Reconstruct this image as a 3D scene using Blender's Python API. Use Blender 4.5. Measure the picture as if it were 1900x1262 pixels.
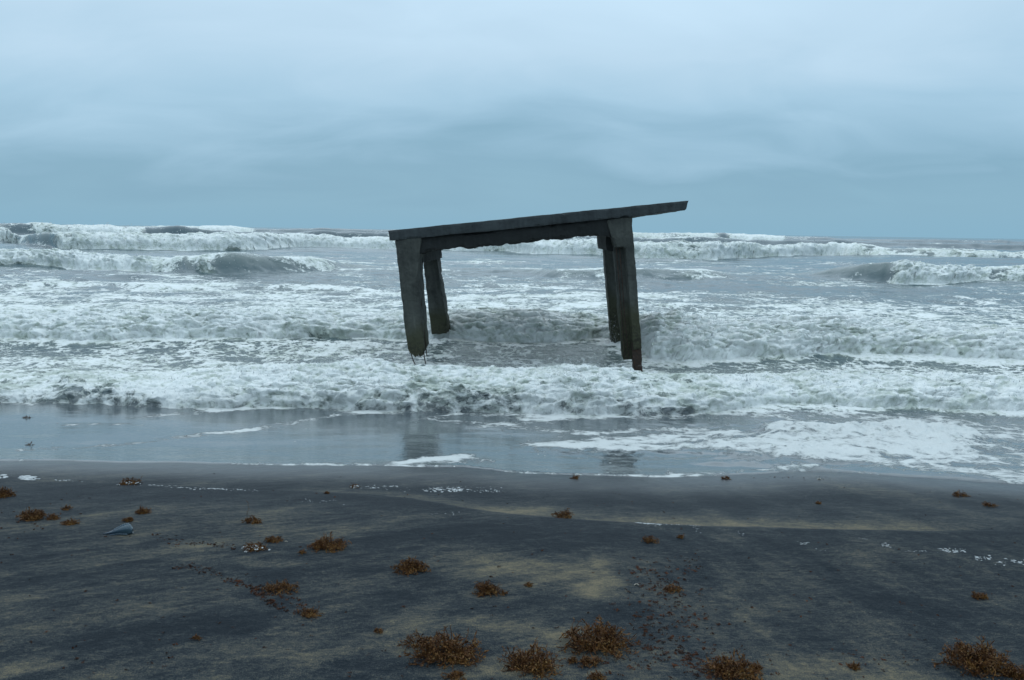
import bpy, bmesh, math, random
import numpy as np
from mathutils import Vector, Matrix, noise as mnoise

for o in list(bpy.data.objects):
    bpy.data.objects.remove(o)
SC = bpy.context.scene
COL = SC.collection
R = math.radians

# ------------------------------------------------------------------ camera
F, CX, CY = 1478.0, 950.0, 631.0            # focal length and centre in photograph pixels
H = 2.0                                      # camera height above the still water
PITCH, ROLL = math.atan((CY - 428.7) / F), R(0.87)
cam = bpy.data.cameras.new('camera')
cam.sensor_width = 36.0
cam.lens = 36.0 * F / 1900.0
cam.clip_end = 30000
cam.clip_start = 0.05
co = bpy.data.objects.new('camera', cam)
COL.objects.link(co)
CAMR = Matrix.Rotation(R(90) - PITCH, 3, 'X') @ Matrix.Rotation(ROLL, 3, 'Z')
co.matrix_world = Matrix.Translation((0, 0, H)) @ CAMR.to_4x4()
SC.camera = co

# ------------------------------------------------------------------ sky and sun
SUN_EL, SUN_AZ = R(58), R(-12)               # high, veiled, out over the sea
world = bpy.data.worlds.new('World')
SC.world = world
world.use_nodes = True
wt = world.node_tree
for n in list(wt.nodes):
    wt.nodes.remove(n)


class NT:
    """small helper around a node tree"""
    def __init__(self, t):
        self.t = t

    def n(self, typ, ins=None, **kw):
        nd = self.t.nodes.new(typ)
        for k, v in kw.items():
            setattr(nd, k, v)
        for k, v in (ins or {}).items():
            s = nd.inputs[k]
            if hasattr(v, 'links') or isinstance(v, bpy.types.NodeSocket):
                self.t.links.new(v, s)
            else:
                s.default_value = v
        return nd

    def m(self, op, a, b=None, c=None, clamp=False):
        nd = self.t.nodes.new('ShaderNodeMath')
        nd.operation = op
        nd.use_clamp = clamp
        for i, v in enumerate((a, b, c)):
            if v is None:
                continue
            if isinstance(v, bpy.types.NodeSocket):
                self.t.links.new(v, nd.inputs[i])
            else:
                nd.inputs[i].default_value = v
        return nd.outputs[0]

    def mix(self, f, a, b, blend='MIX'):
        nd = self.t.nodes.new('ShaderNodeMix')
        nd.data_type = 'RGBA'
        nd.blend_type = blend
        for i, v in ((0, f), (6, a), (7, b)):
            if isinstance(v, bpy.types.NodeSocket):
                self.t.links.new(v, nd.inputs[i])
            else:
                nd.inputs[i].default_value = v if i == 0 else (*v, 1)
        return nd.outputs[2]

    def ss(self, v, a, b, lo=0.0, hi=1.0):
        nd = self.t.nodes.new('ShaderNodeMapRange')
        nd.interpolation_type = 'SMOOTHSTEP'
        for i, q in enumerate((v, a, b, lo, hi)):
            if isinstance(q, bpy.types.NodeSocket):
                self.t.links.new(q, nd.inputs[i])
            else:
                nd.inputs[i].default_value = q
        return nd.outputs[0]

    def ramp(self, v, stops, interp='EASE'):
        nd = self.t.nodes.new('ShaderNodeValToRGB')
        r = nd.color_ramp
        r.interpolation = interp
        while len(r.elements) < len(stops):
            r.elements.new(0.5)
        for e, (p, c) in zip(r.elements, stops):
            e.position = p
            e.color = (*c, 1)
        self.t.links.new(v, nd.inputs[0])
        return nd.outputs[0]

    def noise(self, vec, scale, detail=4, rough=0.55, dist=0.0):
        return self.n('ShaderNodeTexNoise', {'Vector': vec, 'Scale': scale, 'Detail': detail,
                                             'Roughness': rough, 'Distortion': dist})


w = NT(wt)
LX, LY = 0.2, 7.7
sky = w.n('ShaderNodeTexSky', sky_type='NISHITA', sun_disc=False, sun_elevation=SUN_EL, sun_rotation=SUN_AZ,
          air_density=1.0, dust_density=3.0)
tc = w.n('ShaderNodeTexCoord')
sep = w.n('ShaderNodeSeparateXYZ', {0: tc.outputs['Generated']})
dz = w.m('MAXIMUM', sep.outputs[2], 0.0)
den = w.m('ADD', dz, 0.30)
px_ = w.m('DIVIDE', sep.outputs[0], den)
py_ = w.m('DIVIDE', sep.outputs[1], den)
pv = w.n('ShaderNodeCombineXYZ', {0: px_, 1: py_, 2: 0.0}).outputs[0]
pvs = w.n('ShaderNodeMapping', {'Vector': pv, 'Scale': (0.6, 1.0, 1.0), 'Rotation': (0, 0, 0.25),
                                'Location': (LX, LY, 0)}).outputs[0]
n1 = w.noise(pvs, 1.0, 2, 0.45, 0.5).outputs[0]
n2 = w.noise(pvs, 3.4, 5, 0.5, 0.6).outputs[0]
cl = w.m('ADD', w.m('MULTIPLY', w.m('SUBTRACT', n1, 0.5), 0.19), w.m('MULTIPLY', w.m('SUBTRACT', n2, 0.5), 0.15))
el = w.m('ADD', dz, w.m('MULTIPLY', cl, w.ss(dz, 0.0, 0.12, 0.35, 1.0)))
# overcast brightness by elevation (units of the Nishita sky: multiplied by the background strength)
SKY = [(0.0, (2.6, 4.75, 6.25)), (0.03, (2.6, 4.7, 6.15)), (0.065, (2.4, 4.4, 5.85)), (0.10, (3.0, 5.1, 6.7)),
       (0.15, (3.85, 6.05, 7.75)), (0.23, (5.1, 7.15, 8.8)), (0.42, (6.9, 9.2, 11.0)), (1.0, (9.2, 11.9, 13.7))]
cloud = w.ramp(el, [(p, tuple(x / 14.0 for x in c)) for p, c in SKY], 'LINEAR')
cloud = w.mix(1.0, cloud, (14.0, 14.0, 14.0), 'MULTIPLY')
skyc = w.mix(0.93, sky.outputs[0], cloud)
bg = w.n('ShaderNodeBackground', {'Color': skyc, 'Strength': 0.1})
wo = w.n('ShaderNodeOutputWorld', {'Surface': bg.outputs[0]})

sl = bpy.data.lights.new('sun', 'SUN')
sl.energy = 0.55
sl.angle = R(100)
sl.color = (1.0, 0.985, 0.96)
so = bpy.data.objects.new('sun', sl)
COL.objects.link(so)
sd = Vector((math.sin(SUN_AZ) * math.cos(SUN_EL), math.cos(SUN_AZ) * math.cos(SUN_EL), math.sin(SUN_EL)))
so.rotation_euler = sd.to_track_quat('Z', 'Y').to_euler()
so.location = (0, 0, 30)

vs = SC.view_settings
vs.view_transform = 'Standard'
vs.look = 'None'
vs.exposure = 0.0
vs.gamma = 1.0
SC.render.engine = 'CYCLES'

# ------------------------------------------------------------------ helpers
RNG = np.random.default_rng(7)
_perm = RNG.permutation(256)
_perm = np.concatenate([_perm, _perm, _perm]).astype(np.int32)
_ang = RNG.uniform(0, 2 * np.pi, 256)
_gx, _gy = np.cos(_ang).astype(np.float32), np.sin(_ang).astype(np.float32)


def pn(x, y, seed=0):
    """2-D gradient noise, about -1..1"""
    x = np.asarray(x, np.float64) + seed * 17.31
    y = np.asarray(y, np.float64) + seed * 9.77
    fx, fy = np.floor(x), np.floor(y)
    xf, yf = (x - fx).astype(np.float32), (y - fy).astype(np.float32)
    xi, yi = fx.astype(np.int64) & 255, fy.astype(np.int64) & 255
    a, b = _perm[xi], _perm[xi + 1]
    h00, h10, h01, h11 = _perm[a + yi], _perm[b + yi], _perm[a + yi + 1], _perm[b + yi + 1]
    u = xf * xf * xf * (xf * (xf * 6 - 15) + 10)
    v = yf * yf * yf * (yf * (yf * 6 - 15) + 10)
    g00 = _gx[h00] * xf + _gy[h00] * yf
    g10 = _gx[h10] * (xf - 1) + _gy[h10] * yf
    g01 = _gx[h01] * xf + _gy[h01] * (yf - 1)
    g11 = _gx[h11] * (xf - 1) + _gy[h11] * (yf - 1)
    p = g00 + u * (g10 - g00)
    q = g01 + u * (g11 - g01)
    return (p + v * (q - p)) * 1.5


def fbm(x, y, octv=4, seed=0, gain=0.5, lac=2.07):
    r, a, f, t = 0.0, 1.0, 1.0, 0.0
    for i in range(octv):
        r = r + a * pn(x * f, y * f, seed + i * 3)
        t += a
        a *= gain
        f *= lac
    return r / t * 1.3


def billow(x, y, octv=4, seed=0, gain=0.55, lac=2.1):
    """puffy: rounded lobes with sharp valleys, 0..1"""
    r, a, f, t = 0.0, 1.0, 1.0, 0.0
    for i in range(octv):
        r = r + a * np.abs(pn(x * f, y * f, seed + i * 3))
        t += a
        a *= gain
        f *= lac
    return np.clip(r / t * 2.0, 0, 1.4)


def sst(a, b, v):
    t = np.clip((v - a) / (b - a), 0, 1)
    return t * t * (3 - 2 * t)


def ray(px, py):
    d = CAMR @ Vector(((px - CX) / F, -(py - CY) / F, -1.0))
    return d


def at_z(px, py, z):
    """world point seen at a photograph pixel, on the level z"""
    d = ray(px, py)
    t = (z - H) / min(d.z, -1e-4)
    return Vector((0, 0, H)) + d * t


def at_y(px, py, y):
    d = ray(px, py)
    return Vector((0, 0, H)) + d * (y / d.y)


_PY = np.array([-80, -20, -5, 0, 2.5, 3.4, 4.4, 5.4, 6.4, 7.4, 8.4, 10, 14, 30, 200, 9000.])
_PZ = np.array([2.6, 1.15, .82, .73, .62, .55, .42, .285, .15, .045, -.04, -.17, -.5, -1.6, -6, -9.])
# ease the corners of the beach profile
_dy = np.linspace(-8, 16, 1600)
_dzp = np.interp(_dy, _PY, _PZ)
_k = np.hanning(81)
_k /= _k.sum()
_dzs = np.convolve(np.pad(_dzp, 40, mode='edge'), _k, mode='valid')


def sand_base(x, y):
    x, y = np.asarray(x, float), np.asarray(y, float)
    z = np.interp(y, _PY, _PZ)
    zi = np.interp(y, _dy, _dzs)
    z = np.where((y > -7) & (y < 15), zi, z)
    z = z + 0.018 * pn(x * 0.45, y * 0.5, 3) * sst(14, 9, y) + 0.006 * pn(x * 1.3 + y * .6, y * 1.6, 5) * sst(12, 8, y)
    return z


def hit(px, py):
    """photograph pixel -> point on the sand"""
    d = ray(px, py)
    z = 0.4
    p = None
    for i in range(14):
        p = Vector((0, 0, H)) + d * ((z - H) / d.z)
        z = 0.5 * z + 0.5 * float(sand_base(p.x, p.y))
    p.z = float(sand_base(p.x, p.y))
    return p


def grid_mesh(name, X, Y, Z, attrs, mat, smooth=True):
    nr, nc = X.shape
    me = bpy.data.meshes.new(name)
    v = np.empty((nr * nc, 3), np.float32)
    v[:, 0], v[:, 1], v[:, 2] = X.ravel(), Y.ravel(), Z.ravel()
    i = np.arange(nr * nc).reshape(nr, nc)
    q = np.stack([i[:-1, :-1], i[:-1, 1:], i[1:, 1:], i[1:, :-1]], -1).reshape(-1, 4)
    me.vertices.add(len(v))
    me.vertices.foreach_set('co', v.ravel())
    me.loops.add(q.size)
    me.loops.foreach_set('vertex_index', q.ravel().astype(np.int32))
    me.polygons.add(len(q))
    me.polygons.foreach_set('loop_start', np.arange(0, q.size, 4, dtype=np.int32))
    me.update(calc_edges=True)
    if smooth:
        me.polygons.foreach_set('use_smooth', np.ones(len(q), bool))
    for k, a in attrs.items():
        at = me.attributes.new(k, 'FLOAT', 'POINT')
        at.data.foreach_set('value', np.ascontiguousarray(a, np.float32).ravel())
    me.materials.append(mat)
    o = bpy.data.objects.new(name, me)
    COL.objects.link(o)
    return o


def tri_mesh(name, verts, faces, mat, parent=None, smooth=False, attrs=None):
    me = bpy.data.meshes.new(name)
    me.from_pydata([tuple(p) for p in verts], [], [tuple(f) for f in faces])
    me.update()
    if smooth:
        me.polygons.foreach_set('use_smooth', np.ones(len(me.polygons), bool))
    for k, a in (attrs or {}).items():
        at = me.attributes.new(k, 'FLOAT', 'POINT')
        at.data.foreach_set('value', np.asarray(a, np.float32))
    if mat:
        me.materials.append(mat)
    o = bpy.data.objects.new(name, me)
    COL.objects.link(o)
    if parent:
        o.parent = parent
    return o


def tag(o, label=None, cat=None, group=None, kind=None):
    if label:
        o['label'] = label
    if cat:
        o['category'] = cat
    if group:
        o['group'] = group
    if kind:
        o['kind'] = kind
    return o


def material(name):
    m = bpy.data.materials.new(name)
    m.use_nodes = True
    t = NT(m.node_tree)
    b = m.node_tree.nodes['Principled BSDF']
    return m, t, b


def setp(t, b, **kw):
    for k, v in kw.items():
        s = b.inputs[k.replace('_', ' ')]
        if isinstance(v, bpy.types.NodeSocket):
            t.t.links.new(v, s)
        elif isinstance(v, tuple) and len(v) == 3:
            s.default_value = (*v, 1)
        else:
            s.default_value = v


def bump(t, h, strength, dist, normal=None):
    ins = {'Strength': strength, 'Distance': dist, 'Height': h}
    if normal is not None:
        ins['Normal'] = normal
    return t.n('ShaderNodeBump', ins).outputs[0]


# ------------------------------------------------------------------ materials
def mat_sand():
    m, t, b = material('beach_sand')
    tc = t.n('ShaderNodeTexCoord').outputs['Object']
    tan = t.n('ShaderNodeAttribute', attribute_name='tan').outputs['Fac']
    wet = t.n('ShaderNodeAttribute', attribute_name='wet').outputs['Fac']
    g1 = t.noise(tc, 260, 3, 0.8).outputs[0]
    g2 = t.noise(tc, 60, 5, 0.7).outputs[0]
    mp = t.n('ShaderNodeMapping', {'Vector': tc, 'Rotation': (0, 0, -0.6), 'Scale': (1.0, 2.2, 1)}).outputs[0]
    g3 = t.noise(mp, 9, 7, 0.68, 0.6).outputs[0]
    g4 = t.noise(t.n('ShaderNodeMapping', {'Vector': tc, 'Rotation': (0, 0, -0.62), 'Scale': (1.0, 3.0, 1)}).outputs[0], 26, 5, 0.72, 0.4).outputs[0]
    tan = t.m('ADD', tan, t.m('MULTIPLY', t.m('SUBTRACT', g4, 0.5), 0.85))
    v = t.m('ADD', tan, t.m('ADD', t.m('MULTIPLY', t.m('SUBTRACT', g3, 0.5), 0.95),
                            t.m('ADD', t.m('MULTIPLY', t.m('SUBTRACT', g2, 0.5), 0.7),
                                t.m('MULTIPLY', t.m('SUBTRACT', g1, 0.5), 2.0))))
    c = t.ramp(v, [(0.0, (0.008, 0.013, 0.0185)), (0.22, (0.0165, 0.0240, 0.0310)), (0.45, (0.052, 0.057, 0.057)),
                   (0.72, (0.118, 0.105, 0.076)), (1.0, (0.21, 0.170, 0.108))], 'LINEAR')
    rg = t.m('SUBTRACT', 0.78, t.m('MULTIPLY', wet, 0.45))
    setp(t, b, Base_Color=c, Roughness=rg, Specular_IOR_Level=t.m('ADD', 0.16, t.m('MULTIPLY', wet, 0.34)))
    h = t.m('ADD', t.m('MULTIPLY', g1, 0.35), t.m('ADD', t.m('MULTIPLY', g2, 0.8), t.m('ADD', t.m('MULTIPLY', g4, 1.2), t.m('MULTIPLY', g3, 1.2))))
    nm = bump(t, h, t.m('SUBTRACT', 0.75, t.m('MULTIPLY', wet, 0.6)), 0.012)
    setp(t, b, Normal=nm)
    return m


def mat_sea():
    m, t, b = material('sea_water_and_foam')
    tc = t.n('ShaderNodeTexCoord').outputs['Object']
    foam = t.n('ShaderNodeAttribute', attribute_name='foam').outputs['Fac']
    murk = t.n('ShaderNodeAttribute', attribute_name='murk').outputs['Fac']
    film = t.n('ShaderNodeAttribute', attribute_name='film').outputs['Fac']
    geo = t.n('ShaderNodeSeparateXYZ', {0: tc})
    Yc = t.m('MAXIMUM', geo.outputs[1], 4.0)
    # detail patterns, in metres
    warp = t.noise(tc, 1.3, 3, 0.5)
    wv = t.n('ShaderNodeVectorMath', {0: warp.outputs['Color'], 1: (0.5, 0.5, 0.5)}, operation='SUBTRACT').outputs[0]
    wv = t.n('ShaderNodeVectorMath', {0: wv, 'Scale': 0.55}, operation='SCALE').outputs[0]
    p = t.n('ShaderNodeVectorMath', {0: tc, 1: wv}, operation='ADD').outputs[0]
    pf = t.n('ShaderNodeMapping', {'Vector': p, 'Scale': (1.0, 1.0, 1.6)}).outputs[0]
    n_big = t.noise(pf, 1.6, 4, 0.62, 0.4).outputs[0]
    n_mid = t.noise(pf, 7.0, 4, 0.66, 0.5).outputs[0]
    n_fin = t.noise(pf, 38.0, 3, 0.68).outputs[0]
    vor = t.n('ShaderNodeTexVoronoi', {'Vector': pf, 'Scale': 4.2, 'Detail': 1.0, 'Roughness': 0.6, 'Randomness': 1.0},
              feature='DISTANCE_TO_EDGE').outputs['Distance']
    lace = t.ss(vor, 0.0, 0.16, 1.0, 0.0)
    bub = t.n('ShaderNodeTexVoronoi', {'Vector': pf, 'Scale': 11.0, 'Detail': 1.0, 'Randomness': 1.0}, feature='F1').outputs['Distance']
    bubf = t.ss(bub, 0.10, 0.42, 1.0, 0.0)
    fd = t.m('MAXIMUM', t.m('MINIMUM', t.m('DIVIDE', 15.0, Yc), 1.0), 0.15)     # small froth matters less far out
    n_xl = t.noise(t.n('ShaderNodeMapping', {'Vector': p, 'Scale': (0.42, 1.0, 1.0)}).outputs[0], 0.62, 4, 0.6, 0.7).outputs[0]
    s = t.m('ADD', t.m('MULTIPLY', t.m('SUBTRACT', n_big, 0.5), 1.3), t.m('MULTIPLY', t.m('MULTIPLY', t.m('SUBTRACT', n_mid, 0.5), 1.5), fd))
    s = t.m('ADD', s, t.m('MULTIPLY', t.m('MULTIPLY', t.m('SUBTRACT', n_fin, 0.5), 0.8), fd))
    s = t.m('ADD', s, t.m('MULTIPLY', t.m('MULTIPLY', t.m('SUBTRACT', lace, 0.35), 0.34), fd))
    s = t.m('ADD', s, t.m('MULTIPLY', t.m('MULTIPLY', t.m('SUBTRACT', n_xl, 0.5), 2.0), t.m('SUBTRACT', 1.1, fd)))
    s = t.m('ADD', s, t.m('MULTIPLY', t.m('MULTIPLY', t.m('SUBTRACT', bubf, 0.27), 1.0), film))
    s = t.m('ADD', s, foam)
    cover = t.ss(s, t.m('SUBTRACT', 0.42, t.m('MULTIPLY', film, 0.06)), t.m('ADD', 0.72, t.m('MULTIPLY', film, 0.22)))
    # water: turbid olive, turning to pale aerated green where it is churned
    wat = t.mix(murk, (0.038, 0.078, 0.096), (0.40, 0.43, 0.35))
    fsand = t.mix(n_mid, (0.072, 0.092, 0.104), (0.105, 0.118, 0.122))
    wat = t.mix(film, wat, fsand)
    thin = t.ss(t.m('SUBTRACT', t.m('ADD', t.m('MULTIPLY', foam, 0.6), t.m('ADD', t.m('MULTIPLY', t.m('SUBTRACT', n_mid, 0.5), 2.2), t.m('MULTIPLY', t.m('SUBTRACT', n_big, 0.5), 1.6))), t.m('MULTIPLY', murk, 0.45)), -0.05, 0.60)
    fcol = t.mix(thin, (0.47, 0.51, 0.455), (0.76, 0.775, 0.76))
    fcol = t.mix(t.m('MULTIPLY', film, 0.24), fcol, (0.10, 0.11, 0.11))
    c = t.mix(cover, wat, fcol)
    setp(t, b, Base_Color=c, Roughness=t.m('ADD', t.m('MULTIPLY', cover, 0.55), t.m('SUBTRACT', 0.14, t.m('MULTIPLY', film, 0.06))), IOR=1.333)
    setp(t, b, Specular_IOR_Level=t.m('ADD', t.m('SUBTRACT', 0.5, t.m('MULTIPLY', cover, 0.25)), t.m('MULTIPLY', film, 0.55)), Subsurface_Weight=t.m('MULTIPLY', t.m('MULTIPLY', cover, 0.55), t.m('SUBTRACT', 1.0, film)), Subsurface_Scale=0.06)
    b.inputs['Subsurface Radius'].default_value = (1.0, 1.0, 1.0)
    # ripples on the water and froth on the foam
    rp = t.noise(t.n('ShaderNodeMapping', {'Vector': tc, 'Scale': (0.7, 1.5, 1.0)}).outputs[0], 5.0, 4, 0.6, 0.2).outputs[0]
    nb1 = bump(t, rp, t.m('MULTIPLY', t.m('SUBTRACT', 0.50, t.m('MULTIPLY', film, 0.47)), fd), 0.10)
    pb = t.noise(tc, 26, 3, 0.6).outputs[0]
    nb2 = bump(t, pb, t.m('MULTIPLY', film, 0.20), 0.008, nb1)
    fh = t.m('ADD', n_fin, t.m('MULTIPLY', n_mid, 2.0))
    nb3 = bump(t, t.m('MULTIPLY', fh, cover), t.m('MULTIPLY', fd, 0.5), 0.03, nb2)
    setp(t, b, Normal=nb3)
    return m


def mat_foam(name='beach_foam', col=(0.80, 0.81, 0.81)):
    m, t, b = material(name)
    tc = t.n('ShaderNodeTexCoord').outputs['Object']
    n = t.noise(tc, 60, 4, 0.65).outputs[0]
    c = t.mix(n, tuple(x * 0.8 for x in col), col)
    setp(t, b, Base_Color=c, Roughness=0.6, Normal=bump(t, n, 0.6, 0.006))
    setp(t, b, Subsurface_Weight=0.0)
    return m


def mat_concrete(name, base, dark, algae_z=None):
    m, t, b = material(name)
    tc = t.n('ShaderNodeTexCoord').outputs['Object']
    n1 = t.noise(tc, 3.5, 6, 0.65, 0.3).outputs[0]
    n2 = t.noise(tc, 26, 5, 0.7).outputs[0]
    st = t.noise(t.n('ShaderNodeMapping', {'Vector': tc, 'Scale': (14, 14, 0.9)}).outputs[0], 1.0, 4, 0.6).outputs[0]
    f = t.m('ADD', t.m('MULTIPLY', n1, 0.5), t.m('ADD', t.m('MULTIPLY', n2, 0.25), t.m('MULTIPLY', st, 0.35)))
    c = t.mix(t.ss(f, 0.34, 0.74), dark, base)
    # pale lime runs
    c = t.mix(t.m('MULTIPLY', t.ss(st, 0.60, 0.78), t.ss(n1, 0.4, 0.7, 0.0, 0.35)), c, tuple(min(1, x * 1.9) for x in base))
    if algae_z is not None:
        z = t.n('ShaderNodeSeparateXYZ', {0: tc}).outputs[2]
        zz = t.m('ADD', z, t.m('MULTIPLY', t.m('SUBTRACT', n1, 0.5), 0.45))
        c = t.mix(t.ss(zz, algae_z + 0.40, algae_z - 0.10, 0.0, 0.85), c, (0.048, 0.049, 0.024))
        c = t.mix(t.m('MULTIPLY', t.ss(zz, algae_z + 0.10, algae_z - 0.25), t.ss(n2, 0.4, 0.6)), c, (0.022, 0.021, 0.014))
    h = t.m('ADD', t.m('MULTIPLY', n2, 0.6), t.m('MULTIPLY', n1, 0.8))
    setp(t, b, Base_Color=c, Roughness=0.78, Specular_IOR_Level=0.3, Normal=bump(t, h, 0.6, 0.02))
    return m


def mat_rust():
    m, t, b = material('rusted_steel')
    tc = t.n('ShaderNodeTexCoord').outputs['Object']
    n = t.noise(tc, 30, 5, 0.7).outputs[0]
    c = t.ramp(n, [(0.3, (0.008, 0.007, 0.006)), (0.5, (0.026, 0.015, 0.010)), (0.72, (0.06, 0.028, 0.015))], 'LINEAR')
    setp(t, b, Base_Color=c, Roughness=0.85, Normal=bump(t, n, 0.8, 0.01))
    return m


def mat_weed(name, c0, c1, c2):
    m, t, b = material(name)
    tc = t.n('ShaderNodeTexCoord').outputs['Object']
    n = t.noise(tc, 38, 3, 0.7).outputs[0]
    n2 = t.noise(tc, 9, 2, 0.6).outputs[0]
    f = t.m('ADD', t.m('MULTIPLY', n, 0.65), t.m('MULTIPLY', n2, 0.4))
    c = t.ramp(f, [(0.30, c0), (0.5, c1), (0.72, c2)], 'LINEAR')
    setp(t, b, Base_Color=c, Roughness=0.55, Specular_IOR_Level=0.18)
    return m


M_SAND, M_SEA = mat_sand(), mat_sea()
M_FOAM = mat_foam(col=(0.50, 0.515, 0.52))
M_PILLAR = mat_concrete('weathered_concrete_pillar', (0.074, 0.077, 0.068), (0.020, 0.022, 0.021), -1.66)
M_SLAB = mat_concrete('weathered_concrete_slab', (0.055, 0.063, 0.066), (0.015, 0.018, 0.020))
M_BEAM = mat_concrete('shaded_concrete_beam', (0.021, 0.023, 0.023), (0.008, 0.009, 0.009))  # same weathered concrete, with the shade under the slab put into its colour
M_RUST = mat_rust()
M_STEM = mat_weed('seaweed_stem', (0.020, 0.008, 0.003), (0.060, 0.024, 0.008), (0.12, 0.050, 0.014))
M_BLADE = mat_weed('seaweed_blade', (0.018, 0.007, 0.003), (0.088, 0.033, 0.010), (0.24, 0.115, 0.030))
M_BLAD = mat_weed('seaweed_bladder', (0.06, 0.028, 0.010), (0.15, 0.075, 0.025), (0.27, 0.17, 0.07))
M_WEEDDARK = mat_weed('seaweed_litter_dark', (0.005, 0.0035, 0.003), (0.026, 0.010, 0.005), (0.11, 0.033, 0.010))

# ------------------------------------------------------------------ beach
def poly_world(pts, fn):
    return np.array([fn(px, py)[:2] for px, py in pts])


def seg_dist(X, Y, P, sy=1.0, side=False):
    """distance from points to a polyline (and the signed Y offset from it)"""
    best = np.full(X.shape, 1e9)
    for (x0, y0), (x1, y1) in zip(P[:-1], P[1:]):
        dx, dy = x1 - x0, (y1 - y0) * sy
        L = dx * dx + dy * dy + 1e-9
        t = np.clip(((X - x0) * dx + (Y - y0) * sy * dy) / L, 0, 1)
        best = np.minimum(best, np.hypot(X - x0 - t * dx, (Y - y0) * sy - t * dy))
    return best


def fan_cols(n, half, outer):
    u = np.linspace(-half, half, n)
    e = half * np.geomspace(1, outer / half, 16)[1:]
    return np.concatenate([-e[::-1], u, e])


EDGE_PX = [(-500, 850), (-200, 853), (0, 856), (250, 860), (520, 864), (760, 867), (860, 868), (930, 877), (1060, 884), (1250, 886),
           (1400, 882), (1500, 874), (1580, 878), (1640, 884), (1760, 892), (1900, 901), (2100, 908), (2500, 915)]
EDGE = poly_world(EDGE_PX, hit)
SCARP_PX = [(-300, 884), (0, 889), (200, 896), (420, 906), (600, 912), (760, 925), (900, 948), (1040, 962), (1200, 972),
            (1400, 979), (1600, 984), (1900, 986), (2200, 990)]
SCARP = poly_world(SCARP_PX, hit)


def edge_y(x):
    return np.interp(x, EDGE[:, 0], EDGE[:, 1]) + 0.035 * pn(x * 1.7, x * 0 + 3.3, 2) + 0.018 * pn(x * 6, x * 0 + 1.1, 4)


def scarp_y(x):
    return np.interp(x, SCARP[:, 0], SCARP[:, 1]) + 0.02 * pn(x * 2.1, x * 0 + 7.3, 6)


def sand_full(x, y):
    z = sand_base(x, y)
    sy = scarp_y(x)
    amp = np.interp(x, [-3, -1, 0, 1.5, 3, 5], [.006, .006, .016, .018, .012, .008])
    z = z + amp * sst(sy + 0.03, sy - 0.10, y) * sst(sy - 1.6, sy - .1, y)
    return z


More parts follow.
